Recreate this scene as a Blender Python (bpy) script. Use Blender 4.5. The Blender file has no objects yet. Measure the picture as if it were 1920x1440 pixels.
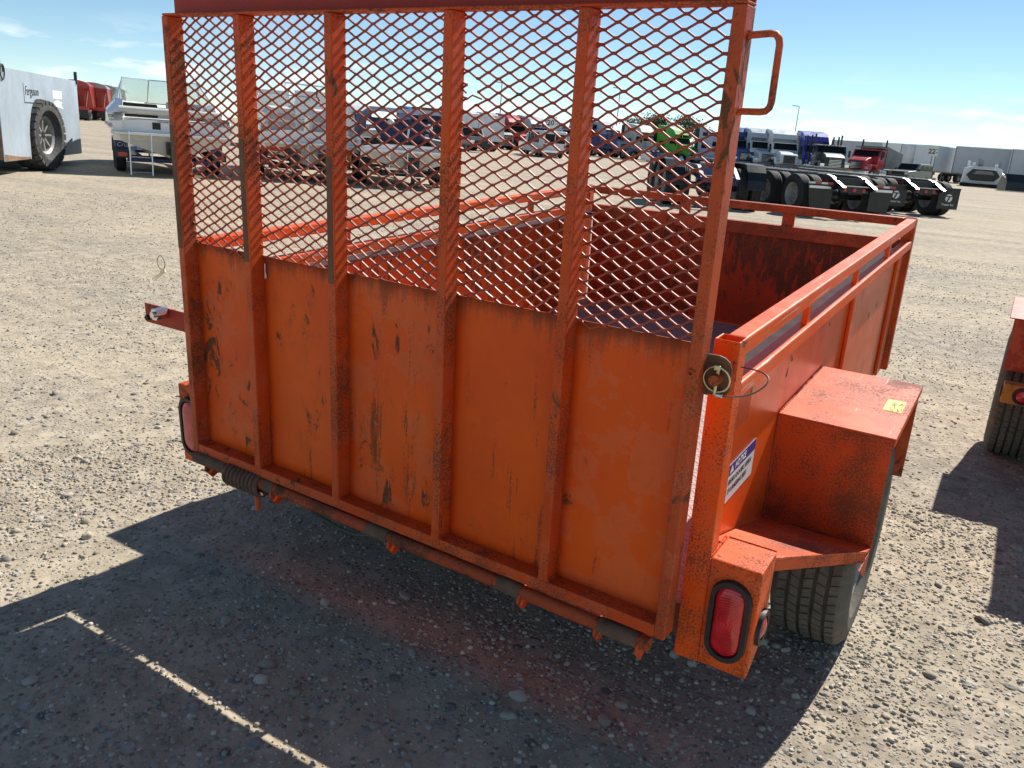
import bpy, bmesh, math, random
import numpy as np
from mathutils import Vector, Matrix, Euler

random.seed(7)
rng = np.random.default_rng(11)
scene = bpy.context.scene
col = scene.collection
R = math.radians

# ------------------------------------------------------------------ camera
CAM = Vector((1.1947, -1.5197, 1.3334))
cam_d = bpy.data.cameras.new("camera")
cam = bpy.data.objects.new("camera", cam_d)
col.objects.link(cam)
rx_ = Vector((0.84453, 0.53066, 0.07186))
dn_ = Vector((0.21138, -0.20704, -0.95523))
fw_ = Vector((-0.49202, 0.82191, -0.28702))
m3 = Matrix((rx_, -dn_, -fw_)).transposed()
cam.matrix_world = Matrix.Translation(CAM) @ m3.to_4x4()
cam_d.sensor_fit = 'HORIZONTAL'
cam_d.sensor_width = 36.0
cam_d.lens = 36.0 * 1535.96 / 1920.0
cam_d.clip_start = 0.02
cam_d.clip_end = 6000
scene.camera = cam

# ------------------------------------------------------------------ sky + sun
SUN = Vector((0.135, 1.0, 0.905)).normalized()      # towards the sun
elev = math.asin(SUN.z)
azim = math.atan2(SUN.x, SUN.y)
world = bpy.data.worlds.new("World")
scene.world = world
world.use_nodes = True
wn, wl = world.node_tree.nodes, world.node_tree.links
wn.clear()
w_out = wn.new("ShaderNodeOutputWorld")
w_bg = wn.new("ShaderNodeBackground")
w_sky = wn.new("ShaderNodeTexSky")
w_sky.sky_type = 'NISHITA'
w_sky.sun_disc = False
w_sky.sun_elevation = elev
w_sky.sun_rotation = azim
w_sky.altitude = 200
w_sky.air_density = 0.62
w_sky.dust_density = 0.0
w_sky.ozone_density = 8.5
w_bg.inputs[1].default_value = 0.12
# thin fair-weather clouds low over the plain, all the way round
w_tc = wn.new("ShaderNodeTexCoord")
w_map = wn.new("ShaderNodeMapping")
w_map.inputs['Scale'].default_value = (12.0, 12.0, 58.0)
w_map.inputs['Location'].default_value = (3.1, 1.7, 0.4)
w_n = wn.new("ShaderNodeTexNoise")
w_n.inputs['Scale'].default_value = 1.0
w_n.inputs['Detail'].default_value = 6.0
w_n.inputs['Roughness'].default_value = 0.55
w_r = wn.new("ShaderNodeValToRGB")
w_r.color_ramp.elements[0].position = 0.55
w_r.color_ramp.elements[1].position = 0.70
w_sep = wn.new("ShaderNodeSeparateXYZ")
w_b = wn.new("ShaderNodeValToRGB")           # elevation band of the clouds
e = w_b.color_ramp.elements
e[0].position, e[0].color = 0.0, (0.2, 0.2, 0.2, 1)
e[1].position, e[1].color = 0.10, (0, 0, 0, 1)
x = e.new(0.045); x.color = (0.95, 0.95, 0.95, 1)
x = e.new(0.072); x.color = (0.2, 0.2, 0.2, 1)
w_m = wn.new("ShaderNodeMath"); w_m.operation = 'MULTIPLY'
w_mix = wn.new("ShaderNodeMixRGB")
w_mix.inputs[2].default_value = (5.9, 7.2, 10.2, 1)
wl.new(w_tc.outputs['Generated'], w_map.inputs[0])
wl.new(w_map.outputs[0], w_n.inputs['Vector'])
wl.new(w_n.outputs[0], w_r.inputs[0])
wl.new(w_tc.outputs['Generated'], w_sep.inputs[0])
wl.new(w_sep.outputs[2], w_b.inputs[0])
wl.new(w_r.outputs[0], w_m.inputs[0])
wl.new(w_b.outputs[0], w_m.inputs[1])
wl.new(w_m.outputs[0], w_mix.inputs[0])
wl.new(w_sky.outputs[0], w_mix.inputs[1])
w_tint = wn.new("ShaderNodeMixRGB"); w_tint.blend_type = 'MULTIPLY'; w_tint.inputs[0].default_value = 1.0
w_tint.inputs[2].default_value = (0.90, 0.745, 0.53, 1)
wl.new(w_mix.outputs[0], w_tint.inputs[1])
wl.new(w_tint.outputs[0], w_bg.inputs[0])
wl.new(w_bg.outputs[0], w_out.inputs[0])

sun_d = bpy.data.lights.new("sun", 'SUN')
sun_d.energy = 3.5
sun_d.angle = R(0.53)
sun_d.color = (1.0, 0.955, 0.88)
sun = bpy.data.objects.new("sun", sun_d)
sun.rotation_euler = (-SUN).to_track_quat('-Z', 'Y').to_euler()
sun.location = (20, 60, 60)
col.objects.link(sun)

scene.view_settings.view_transform = 'Standard'
scene.view_settings.look = 'None'
scene.view_settings.gamma = 1
scene.view_settings.exposure = 1.0
scene.cycles.max_bounces = 6
scene.cycles.diffuse_bounces = 3
scene.cycles.glossy_bounces = 3
scene.cycles.transparent_max_bounces = 8

# ------------------------------------------------------------------ materials
def nodes_of(name):
    m = bpy.data.materials.new(name)
    m.use_nodes = True
    nt = m.node_tree
    return m, nt.nodes, nt.links, nt.nodes["Principled BSDF"]

def noise(N, L, vec, scale, detail=3, rough=0.55, mscale=None, loc=None, mrot=None):
    if mscale or loc or mrot:
        mp = N.new("ShaderNodeMapping")
        if mscale: mp.inputs['Scale'].default_value = mscale
        if loc: mp.inputs['Location'].default_value = loc
        if mrot: mp.inputs['Rotation'].default_value = mrot
        L.new(vec, mp.inputs[0]); vec = mp.outputs[0]
    n = N.new("ShaderNodeTexNoise")
    n.inputs['Scale'].default_value = scale
    n.inputs['Detail'].default_value = detail
    n.inputs['Roughness'].default_value = rough
    L.new(vec, n.inputs['Vector'])
    return n.outputs[0]

def ramp(N, L, val, p0, p1, c0=(0, 0, 0, 1), c1=(1, 1, 1, 1)):
    r = N.new("ShaderNodeValToRGB")
    r.color_ramp.elements[0].position = p0
    r.color_ramp.elements[1].position = p1
    r.color_ramp.elements[0].color = c0
    r.color_ramp.elements[1].color = c1
    L.new(val, r.inputs[0])
    return r.outputs[0]

def mixc(N, L, fac, a, b):
    m = N.new("ShaderNodeMixRGB")
    if isinstance(fac, (int, float)): m.inputs[0].default_value = fac
    else: L.new(fac, m.inputs[0])
    for i, c in ((1, a), (2, b)):
        if isinstance(c, tuple): m.inputs[i].default_value = (c + (1,))[:4]
        else: L.new(c, m.inputs[i])
    return m.outputs[0]

def math_(N, L, op, a, b):
    m = N.new("ShaderNodeMath"); m.operation = op; m.use_clamp = False
    for i, c in ((0, a), (1, b)):
        if isinstance(c, (int, float)): m.inputs[i].default_value = c
        else: L.new(c, m.inputs[i])
    return m.outputs[0]

def bump(N, L, B, h, strength, dist):
    b = N.new("ShaderNodeBump")
    b.inputs['Strength'].default_value = strength
    b.inputs['Distance'].default_value = dist
    L.new(h, b.inputs['Height'])
    L.new(b.outputs[0], B.inputs['Normal'])

def plain(name, c, rough=0.5, metal=0.0, var=0.12, dirt=0.0, dirtc=(0.2, 0.16, 0.12), scale=2.0, coat=0.0, bumpy=0.0):
    m, N, L, B = nodes_of(name)
    tc = N.new("ShaderNodeTexCoord").outputs['Object']
    n1 = noise(N, L, tc, scale, 4)
    lo = tuple(v * (1 - var) for v in c); hi = tuple(min(1, v * (1 + var)) for v in c)
    cc = mixc(N, L, ramp(N, L, n1, 0.3, 0.7), lo, hi)
    if dirt > 0:
        n2 = noise(N, L, tc, scale * 3.1, 6, 0.65)
        cc = mixc(N, L, math_(N, L, 'MULTIPLY', ramp(N, L, n2, 0.48, 0.72), dirt), cc, dirtc)
    L.new(cc, B.inputs['Base Color'])
    rr = math_(N, L, 'ADD', math_(N, L, 'MULTIPLY', n1, 0.25), rough - 0.12)
    L.new(rr, B.inputs['Roughness'])
    B.inputs['Metallic'].default_value = metal
    B.inputs['Coat Weight'].default_value = coat
    if bumpy:
        bump(N, L, B, noise(N, L, tc, scale * 20, 4), bumpy, 0.01)
    return m

def orange(name, spots=0.5, streak=0.3, blots=0.5, c=(0.84, 0.120, 0.010), c2=(0.74, 0.085, 0.010), scuff=0.0, fade=0.0, wear=0.0, spec=0.22, rust=(0.075, 0.034, 0.018), seed=0.0, rough=0.45, big=0.0, edge=None):
    """weathered orange machine enamel: rust freckles, blots with stained halos, drips, scuffs"""
    m, N, L, B = nodes_of(name)
    tc = N.new("ShaderNodeTexCoord").outputs['Object']
    o = (seed, seed * 1.7, seed * 0.6)
    big_n = noise(N, L, tc, 3.0, 4, 0.6, loc=o)
    cc = mixc(N, L, ramp(N, L, big_n, 0.34, 0.66), c, c2)
    med = noise(N, L, tc, 11, 5, 0.65, loc=o)
    cc = mixc(N, L, math_(N, L, 'MULTIPLY', ramp(N, L, med, 0.50, 0.78), 0.30), cc, (0.40, 0.075, 0.02))
    if fade > 0:
        cc = mixc(N, L, math_(N, L, 'MULTIPLY', ramp(N, L, med, 0.52, 0.30), fade), cc, (0.74, 0.19, 0.085))
    fr = noise(N, L, tc, 200, 3, 0.75, loc=o)
    cl = noise(N, L, tc, 4.5, 4, 0.65, loc=(o[0] + 3, o[1], o[2] + 9))
    thr = math_(N, L, 'ADD', fr, math_(N, L, 'MULTIPLY', cl, 0.85))
    mk = math_(N, L, 'MULTIPLY', ramp(N, L, thr, 1.14 - 0.13 * spots, 1.25 - 0.13 * spots), 0.8)
    halo = None
    if blots > 0:
        mp = N.new("ShaderNodeMapping"); mp.inputs['Scale'].default_value = (1, 1, 0.55); mp.inputs['Location'].default_value = (o[0] + 7, o[1] + 2, o[2])
        L.new(tc, mp.inputs[0])
        bn = N.new("ShaderNodeTexNoise"); bn.inputs['Scale'].default_value = 21; bn.inputs['Detail'].default_value = 6
        bn.inputs['Roughness'].default_value = 0.66; bn.inputs['Distortion'].default_value = 0.7
        L.new(mp.outputs[0], bn.inputs['Vector'])
        cl2 = noise(N, L, tc, 3.3, 2, 0.5, loc=(o[0], o[1] + 6, o[2] + 3))
        t2 = math_(N, L, 'ADD', bn.outputs[0], math_(N, L, 'MULTIPLY', cl2, 0.55))
        mk = math_(N, L, 'MAXIMUM', mk, math_(N, L, 'MULTIPLY', ramp(N, L, t2, 1.02 - 0.10 * blots, 1.055 - 0.10 * blots), 0.92))
        halo = ramp(N, L, t2, 0.94 - 0.10 * blots, 1.05 - 0.10 * blots)
    if streak > 0 or edge is not None:
        st = noise(N, L, tc, 1.0, 6, 0.72, mscale=(30, 30, 2.6), loc=o)
        cl3 = noise(N, L, tc, 2.6, 2, 0.5, loc=(o[0] + 5, o[1] + 1, o[2] + 8))
        t3 = math_(N, L, 'ADD', st, math_(N, L, 'MULTIPLY', cl3, 0.55))
        t3 = math_(N, L, 'ADD', t3, math_(N, L, 'MULTIPLY', math_(N, L, 'SUBTRACT', fr, 0.5), 0.35))
        mk = math_(N, L, 'MAXIMUM', mk, math_(N, L, 'MULTIPLY', ramp(N, L, t3, 1.0 - 0.09 * streak, 1.10 - 0.09 * streak), 0.78))
        if edge is not None:
            sx_ = N.new("ShaderNodeSeparateXYZ"); L.new(tc, sx_.inputs[0])
            ez = ramp(N, L, math_(N, L, 'SUBTRACT', sx_.outputs[2], edge - 0.5), 0.40, 0.50)
            t5 = math_(N, L, 'ADD', math_(N, L, 'ADD', math_(N, L, 'MULTIPLY', st, 0.8), math_(N, L, 'MULTIPLY', fr, 0.3)), math_(N, L, 'MULTIPLY', ez, 0.30))
            mk = math_(N, L, 'MAXIMUM', mk, math_(N, L, 'MULTIPLY', ramp(N, L, t5, 0.72, 0.86), 0.6))
    if scuff > 0:
        s1 = noise(N, L, tc, 1.0, 6, 0.7, mscale=(42, 42, 12), mrot=(0.5, 0.5, 0.2), loc=o)
        s2 = noise(N, L, tc, 2.6, 3, 0.6, loc=(o[0] + 2, o[1] + 2, o[2] + 4))
        t4 = math_(N, L, 'ADD', s1, math_(N, L, 'MULTIPLY', s2, 0.7))
        mk = math_(N, L, 'MAXIMUM', mk, math_(N, L, 'MULTIPLY', ramp(N, L, t4, 1.0 - 0.10 * scuff, 1.05 - 0.10 * scuff), 0.9))
    if big > 0:
        b1 = noise(N, L, tc, 7, 7, 0.68, loc=(o[0] + 1, o[1] + 9, o[2] + 4))
        mk = math_(N, L, 'MAXIMUM', mk, math_(N, L, 'MULTIPLY', ramp(N, L, b1, 0.66 - 0.2 * big, 0.71 - 0.2 * big), 0.9))
    if halo is not None:
        cc = mixc(N, L, math_(N, L, 'MULTIPLY', halo, 0.35), cc, (0.30, 0.075, 0.028))
    rc = mixc(N, L, ramp(N, L, fr, 0.35, 0.65), rust, tuple(v * 2.2 for v in rust))
    cc = mixc(N, L, mk, cc, rc)
    if wear > 0:
        wr_ = noise(N, L, tc, 1.0, 5, 0.7, mscale=(70, 3.5, 70), loc=o)
        cc = mixc(N, L, math_(N, L, 'MULTIPLY', ramp(N, L, wr_, 0.66 - 0.06 * wear, 0.70 - 0.06 * wear), 0.75), cc, (0.62, 0.50, 0.42))
    B.inputs['Specular IOR Level'].default_value = spec
    L.new(cc, B.inputs['Base Color'])
    rr = math_(N, L, 'ADD', math_(N, L, 'MULTIPLY', mk, 0.4), math_(N, L, 'ADD', math_(N, L, 'MULTIPLY', med, 0.22), rough - 0.11))
    L.new(rr, B.inputs['Roughness'])
    hh = math_(N, L, 'SUBTRACT', math_(N, L, 'ADD', math_(N, L, 'MULTIPLY', fr, 0.25), math_(N, L, 'MULTIPLY', med, 0.8)), mk)
    bump(N, L, B, hh, 0.22, 0.004)
    return m

MAT = {}
MAT['orange_panel'] = orange("orange_panel", spots=0.95, streak=0.7, blots=0.78, seed=1.3, edge=0.6125)
MAT['orange_panel_b'] = orange("orange_panel_b", spots=1.0, streak=0.78, blots=0.70, seed=4.7, fade=0.25, edge=0.6125)
MAT['orange_post'] = orange("orange_post", spots=1.15, streak=0.45, blots=0.98, seed=2.6, fade=0.2)
MAT['orange_frame'] = orange("orange_frame", spots=1.1, streak=0.4, blots=0.8, seed=8.2, c=(0.70, 0.095, 0.014), c2=(0.56, 0.068, 0.014), fade=0.15)
MAT['orange_worn'] = orange("orange_worn", spots=1.2, streak=0.5, blots=1.0, seed=2.9, c=(0.58, 0.09, 0.02), c2=(0.44, 0.065, 0.02), fade=0.25, big=0.25)
MAT['orange_red'] = orange("orange_red", spots=1.0, streak=0.3, blots=0.5, seed=3.3, c=(0.44, 0.034, 0.018), c2=(0.36, 0.034, 0.022), fade=0.0)
MAT['orange_side'] = orange("orange_side", spots=0.2, streak=0.15, blots=0.25, seed=5.1, c=(0.86, 0.125, 0.012), c2=(0.76, 0.095, 0.012), rough=0.34, spec=0.4)
MAT['orange_rail'] = orange("orange_rail", spots=0.5, streak=0.0, blots=0.4, seed=6.4, fade=0.40, wear=0.8)
MAT['orange_inside'] = orange("orange_inside", spots=0.8, streak=0.5, blots=0.7, seed=9.1, scuff=0.9, c=(0.78, 0.115, 0.014), c2=(0.66, 0.085, 0.014))
MAT['orange_front'] = orange("orange_front", spots=1.2, streak=0.7, blots=0.95, seed=12.3, scuff=1.3, c=(0.50, 0.06, 0.012), c2=(0.36, 0.045, 0.014))  # shade inside the front wall put into a darker base; scuffs are wear
MAT['orange_fender'] = orange("orange_fender", spots=1.3, streak=0.0, blots=0.25, seed=2.2, c=(0.72, 0.115, 0.03), c2=(0.64, 0.10, 0.03), fade=0.4, rust=(0.08, 0.045, 0.035), wear=0.15)
MAT['orange_speckled'] = orange("orange_speckled", spots=1.5, streak=0.0, blots=0.0, seed=3.9, c=(0.66, 0.09, 0.014), c2=(0.56, 0.068, 0.014))
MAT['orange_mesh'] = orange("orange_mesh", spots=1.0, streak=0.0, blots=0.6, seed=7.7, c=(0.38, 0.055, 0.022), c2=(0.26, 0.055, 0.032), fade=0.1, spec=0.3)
MAT['rust_tube'] = orange("rust_tube", spots=1.2, streak=0.0, blots=1.0, seed=1.9, c=(0.55, 0.09, 0.02), c2=(0.38, 0.07, 0.025), big=0.55, rust=(0.055, 0.030, 0.02), rough=0.6)
MAT['rust'] = plain("rust", (0.15, 0.09, 0.058), 0.85, 0.0, 0.35, 0.6, (0.16, 0.07, 0.03), 30, bumpy=0.3)
MAT['brown_steel'] = plain("brown_steel", (0.15, 0.066, 0.030), 0.65, 0.0, 0.4, 0.5, (0.035, 0.025, 0.02), 22)
MAT['zinc'] = plain("zinc", (0.62, 0.60, 0.50), 0.3, 1.0, 0.2, 0, scale=20)
MAT['yellow_zinc'] = plain("yellow_zinc", (0.62, 0.55, 0.32), 0.35, 0.9, 0.2, 0.3, (0.25, 0.22, 0.12), 20)
MAT['chrome'] = plain("chrome", (0.75, 0.76, 0.78), 0.18, 1.0, 0.05, 0.2, (0.2, 0.2, 0.2), 6)
MAT['cable'] = plain("cable", (0.16, 0.14, 0.13), 0.4, 0.6)
MAT['green_wire'] = plain("green_wire", (0.035, 0.07, 0.05), 0.5)
MAT['rubber'] = plain("rubber", (0.018, 0.018, 0.019), 0.55, 0, 0.2, 0.25, (0.08, 0.075, 0.065), 12)
MAT['tyre_dusty'] = plain("tyre_dusty", (0.125, 0.115, 0.095), 0.9, 0, 0.25, 0.7, (0.20, 0.18, 0.14), 14, bumpy=0.4)
MAT['tyre_side'] = plain("tyre_side", (0.045, 0.044, 0.042), 0.7, 0, 0.25, 0.5, (0.12, 0.11, 0.09), 10)
MAT['tyre_black'] = plain("tyre_black", (0.022, 0.022, 0.023), 0.75, 0, 0.25, 0.4, (0.07, 0.066, 0.058), 5)
MAT['knob_tyre'] = plain("knob_tyre", (0.055, 0.055, 0.055), 0.85, 0, 0.3, 0.7, (0.15, 0.14, 0.125), 6, bumpy=0.3)
MAT['black_paint'] = plain("black_paint", (0.012, 0.013, 0.014), 0.35, 0, 0.2, 0.35, (0.05, 0.048, 0.043), 3)
MAT['dark_under'] = plain("dark_under", (0.02, 0.019, 0.018), 0.8)
MAT['rim_grey'] = plain("rim_grey", (0.34, 0.34, 0.33), 0.5, 0.3, 0.2, 0.5, (0.16, 0.14, 0.12), 8)
MAT['white_paint'] = plain("white_paint", (0.80, 0.81, 0.81), 0.35, 0, 0.05, 0.12, (0.45, 0.42, 0.37), 2)
MAT['gelcoat'] = plain("gelcoat", (0.86, 0.86, 0.84), 0.22, 0, 0.04, 0.10, (0.5, 0.48, 0.42), 1.6, coat=0.3)
MAT['cream_gel'] = plain("cream_gel", (0.66, 0.63, 0.54), 0.35, 0, 0.06, 0.3, (0.40, 0.36, 0.28), 1.4)
MAT['grey_gel'] = plain("grey_gel", (0.42, 0.44, 0.48), 0.3, 0, 0.06)
MAT['vinyl'] = plain("vinyl", (0.66, 0.65, 0.60), 0.5, 0, 0.06, 0.15, (0.4, 0.38, 0.33), 3)
MAT['grey_vinyl'] = plain("grey_vinyl", (0.40, 0.40, 0.42), 0.5, 0, 0.08)
MAT['navy_canvas'] = plain("navy_canvas", (0.022, 0.028, 0.085), 0.8, 0, 0.25, 0.2, (0.06, 0.06, 0.10), 4, bumpy=0.2)
MAT['trailer_blue'] = plain("trailer_blue", (0.015, 0.035, 0.14), 0.4, 0, 0.2, 0.3, (0.06, 0.06, 0.07), 3)
MAT['maroon'] = plain("maroon", (0.12, 0.015, 0.015), 0.4)
MAT['red_stripe'] = plain("red_stripe", (0.50, 0.03, 0.02), 0.35)
MAT['alu'] = plain("alu", (0.70, 0.71, 0.73), 0.35, 0.9, 0.06)
MAT['panel_steel'] = plain("panel_steel", (0.35, 0.41, 0.46), 0.55, 0.0, 0.12, 0.22, (0.22, 0.20, 0.17), 1.3)
MAT['rust_edge'] = plain("rust_edge", (0.20, 0.11, 0.06), 0.8, 0, 0.3, 0.6, (0.34, 0.30, 0.26), 5)
MAT['ink'] = plain("ink", (0.03, 0.028, 0.025), 0.7)
MAT['white_vinyl'] = plain("white_vinyl", (0.78, 0.78, 0.76), 0.4, 0, 0.03, 0.08, (0.5, 0.45, 0.4), 15)
MAT['notice_blue'] = plain("notice_blue", (0.035, 0.045, 0.25), 0.4)
MAT['sticker_yellow'] = plain("sticker_yellow", (0.85, 0.72, 0.03), 0.5, 0, 0.05)
MAT['green_tag'] = plain("green_tag", (0.16, 0.42, 0.05), 0.5)
MAT['tan_box'] = orange("tan_box", spots=0.6, streak=0.2, seed=6.6, c=(0.62, 0.26, 0.045), c2=(0.55, 0.20, 0.04))
MAT['faded_red'] = orange("faded_red", spots=0.6, streak=0.2, seed=5.6, c=(0.50, 0.085, 0.05), c2=(0.42, 0.06, 0.035), fade=0.4)
MAT['concrete'] = plain("concrete", (0.40, 0.385, 0.36), 0.9, 0, 0.12, 0.3, (0.25, 0.24, 0.22), 3, bumpy=0.3)
MAT['trailer_skin'] = plain("trailer_skin", (0.52, 0.54, 0.56), 0.5, 0.0, 0.06, 0.15, (0.40, 0.39, 0.37), 0.6)
MAT['grey_steel'] = plain("grey_steel", (0.24, 0.24, 0.24), 0.6, 0.2, 0.2, 0.5, (0.13, 0.11, 0.09), 2)
MAT['dark_glass'] = plain("dark_glass", (0.012, 0.016, 0.020), 0.08, 0, 0.05)
MAT['dark_glass'].node_tree.nodes['Principled BSDF'].inputs['Specular IOR Level'].default_value = 0.12
MAT['bark'] = plain("bark", (0.10, 0.075, 0.05), 0.9, 0, 0.3)
MAT['brown_wood'] = plain("brown_wood", (0.16, 0.10, 0.055), 0.8, 0, 0.3)
MAT['mustard'] = plain("mustard", (0.45, 0.22, 0.03), 0.5, 0, 0.15, 0.5, (0.15, 0.09, 0.04), 3)
MAT['amber'] = plain("amber", (0.75, 0.18, 0.02), 0.3)
PAINT = {
    'truck_blue': (0.02, 0.075, 0.26), 'truck_silver': (0.52, 0.55, 0.58), 'truck_white': (0.72, 0.74, 0.74),
    'truck_purple': (0.06, 0.07, 0.42), 'truck_red': (0.48, 0.02, 0.025), 'truck_green': (0.10, 0.42, 0.025),
    'truck_beige': (0.58, 0.58, 0.50), 'truck_lavender': (0.46, 0.48, 0.57), 'truck_dark': (0.03, 0.035, 0.04),
    'flat_blue': (0.02, 0.04, 0.16), 'suv_green': (0.16, 0.19, 0.16), 'deep_red': (0.30, 0.012, 0.012), 'tarp_grey': (0.36, 0.36, 0.35)}
for k, c in PAINT.items():
    MAT[k] = plain(k, c, 0.32, 0, 0.06, 0.12, (0.25, 0.22, 0.18), 1.2, coat=0.25)

def lens_mat(name, c):
    m, N, L, B = nodes_of(name)
    tc = N.new("ShaderNodeTexCoord").outputs['Object']
    w = N.new("ShaderNodeTexWave"); w.wave_type = 'RINGS'; w.rings_direction = 'Y'
    w.inputs['Scale'].default_value = 55; w.inputs['Distortion'].default_value = 0.0
    L.new(tc, w.inputs[0])
    n = noise(N, L, tc, 25, 3)
    L.new(mixc(N, L, ramp(N, L, n, 0.35, 0.7), c, tuple(min(1, v * 1.7 + 0.01) for v in c)), B.inputs['Base Color'])
    B.inputs['Roughness'].default_value = 0.16
    B.inputs['Coat Weight'].default_value = 0.6
    B.inputs['Subsurface Weight'].default_value = 0.0
    bump(N, L, B, w.outputs[0], 0.25, 0.002)
    return m
MAT['red_lens'] = lens_mat("red_lens", (0.44, 0.006, 0.012))

def glass_mat():
    m, N, L, B = nodes_of("tinted_glass")
    B.inputs['Base Color'].default_value = (0.55, 0.80, 0.78, 1)
    B.inputs['Roughness'].default_value = 0.03
    B.inputs['Alpha'].default_value = 0.45
    tc = N.new("ShaderNodeTexCoord").outputs['Object']
    L.new(mixc(N, L, noise(N, L, tc, 2.0, 2), (0.42, 0.68, 0.68), (0.62, 0.84, 0.82)), B.inputs['Base Color'])
    return m
MAT['tinted_glass'] = glass_mat()

def floor_plate():
    """checker plate: short raised lugs alternating in direction"""
    m, N, L, B = nodes_of("checker_plate")
    tc = N.new("ShaderNodeTexCoord").outputs['Object']
    outs = []
    for rot, off in ((R(45), (0, 0, 0)), (R(-45), (0.5, 0.25, 0))):
        mp = N.new("ShaderNodeMapping"); mp.inputs['Rotation'].default_value = (0, 0, rot)
        mp.inputs['Scale'].default_value = (34, 34, 34); mp.inputs['Location'].default_value = off
        L.new(tc, mp.inputs[0])
        b = N.new("ShaderNodeTexBrick")
        b.inputs['Scale'].default_value = 1.0
        b.inputs['Mortar Size'].default_value = 0.30
        b.inputs['Mortar Smooth'].default_value = 0.3
        b.inputs['Brick Width'].default_value = 1.6
        b.inputs['Row Height'].default_value = 0.8
        L.new(mp.outputs[0], b.inputs[0])
        outs.append(b.outputs['Fac'])
    inv = math_(N, L, 'SUBTRACT', 1.0, math_(N, L, 'MULTIPLY', outs[0], outs[1]))
    n = noise(N, L, tc, 7, 5, 0.65)
    cc = mixc(N, L, ramp(N, L, n, 0.35, 0.7), (0.46, 0.31, 0.28), (0.32, 0.23, 0.225))
    cc = mixc(N, L, math_(N, L, 'MULTIPLY', inv, 0.35), cc, (0.66, 0.44, 0.38))
    L.new(cc, B.inputs['Base Color'])
    B.inputs['Roughness'].default_value = 0.65
    B.inputs['Metallic'].default_value = 0.0
    bump(N, L, B, inv, 0.7, 0.004)
    return m
MAT['checker'] = floor_plate()
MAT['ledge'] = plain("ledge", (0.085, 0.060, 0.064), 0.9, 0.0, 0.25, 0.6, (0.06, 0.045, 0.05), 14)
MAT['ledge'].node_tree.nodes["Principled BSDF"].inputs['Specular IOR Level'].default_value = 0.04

def ground_mat():
    m, N, L, B = nodes_of("dirt_and_gravel")
    tc = N.new("ShaderNodeTexCoord").outputs['Object']
    tracks = noise(N, L, tc, 1.0, 4, 0.6, mscale=(0.10, 0.75, 1), mrot=(0, 0, R(-32)))
    patch = noise(N, L, tc, 0.55, 4, 0.62)
    mix0 = math_(N, L, 'ADD', math_(N, L, 'MULTIPLY', tracks, 0.62), math_(N, L, 'MULTIPLY', patch, 0.38))
    fine = noise(N, L, tc, 7.0, 9, 0.86)
    sand = mixc(N, L, ramp(N, L, fine, 0.36, 0.64), (0.36, 0.292, 0.205), (0.64, 0.535, 0.395))
    grav = mixc(N, L, ramp(N, L, fine, 0.38, 0.62), (0.23, 0.196, 0.155), (0.52, 0.45, 0.35))
    cc = mixc(N, L, ramp(N, L, mix0, 0.40, 0.60), grav, sand)
    v = N.new("ShaderNodeTexVoronoi"); v.inputs['Scale'].default_value = 62
    v.inputs['Randomness'].default_value = 1.0
    L.new(tc, v.inputs['Vector'])
    sp = N.new("ShaderNodeSeparateColor"); L.new(v.outputs['Color'], sp.inputs[0])
    peb = mixc(N, L, sp.outputs[0], (0.13, 0.125, 0.12), (0.44, 0.41, 0.36))
    near = math_(N, L, 'MULTIPLY', ramp(N, L, v.outputs['Distance'], 0.28, 0.46, (1, 1, 1, 1), (0, 0, 0, 1)),
                 ramp(N, L, math_(N, L, 'SUBTRACT', sp.outputs[1], math_(N, L, 'MULTIPLY', ramp(N, L, mix0, 0.38, 0.62), 0.35)), 0.30, 0.36))
    cc = mixc(N, L, math_(N, L, 'MULTIPLY', near, 0.85), cc, peb)
    v2 = N.new("ShaderNodeTexVoronoi"); v2.inputs['Scale'].default_value = 17
    L.new(tc, v2.inputs['Vector'])
    sp2 = N.new("ShaderNodeSeparateColor"); L.new(v2.outputs['Color'], sp2.inputs[0])
    big = math_(N, L, 'MULTIPLY', ramp(N, L, v2.outputs['Distance'], 0.20, 0.34, (1, 1, 1, 1), (0, 0, 0, 1)), ramp(N, L, sp2.outputs[1], 0.72, 0.76))
    cc = mixc(N, L, math_(N, L, 'MULTIPLY', big, 0.8), cc, mixc(N, L, sp2.outputs[0], (0.12, 0.12, 0.12), (0.50, 0.48, 0.44)))
    L.new(cc, B.inputs['Base Color'])
    B.inputs['Roughness'].default_value = 0.95
    B.inputs['Specular IOR Level'].default_value = 0.15
    h = math_(N, L, 'ADD', math_(N, L, 'MULTIPLY', near, 0.6), math_(N, L, 'ADD', math_(N, L, 'MULTIPLY', fine, 0.7), math_(N, L, 'MULTIPLY', big, 1.6)))
    bump(N, L, B, h, 0.65, 0.010)
    return m
MAT['ground'] = ground_mat()

def stone_mat():
    m, N, L, B = nodes_of("gravel_stone")
    a = N.new("ShaderNodeAttribute"); a.attribute_name = "tone"
    tc = N.new("ShaderNodeTexCoord").outputs['Object']
    n = noise(N, L, tc, 120, 3)
    cc = mixc(N, L, math_(N, L, 'MULTIPLY', ramp(N, L, n, 0.3, 0.75), 0.3), a.outputs['Color'], (0.36, 0.31, 0.24))
    L.new(cc, B.inputs['Base Color'])
    B.inputs['Roughness'].default_value = 0.85
    B.inputs['Specular IOR Level'].default_value = 0.25
    return m
MAT['stone'] = stone_mat()

def leaf_mat():
    m, N, L, B = nodes_of("leaf")
    tc = N.new("ShaderNodeTexCoord").outputs['Object']
    L.new(mixc(N, L, noise(N, L, tc, 3, 3), (0.035, 0.06, 0.02), (0.09, 0.12, 0.04)), B.inputs['Base Color'])
    B.inputs['Roughness'].default_value = 0.7
    return m
MAT['leaf'] = leaf_mat()

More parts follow.
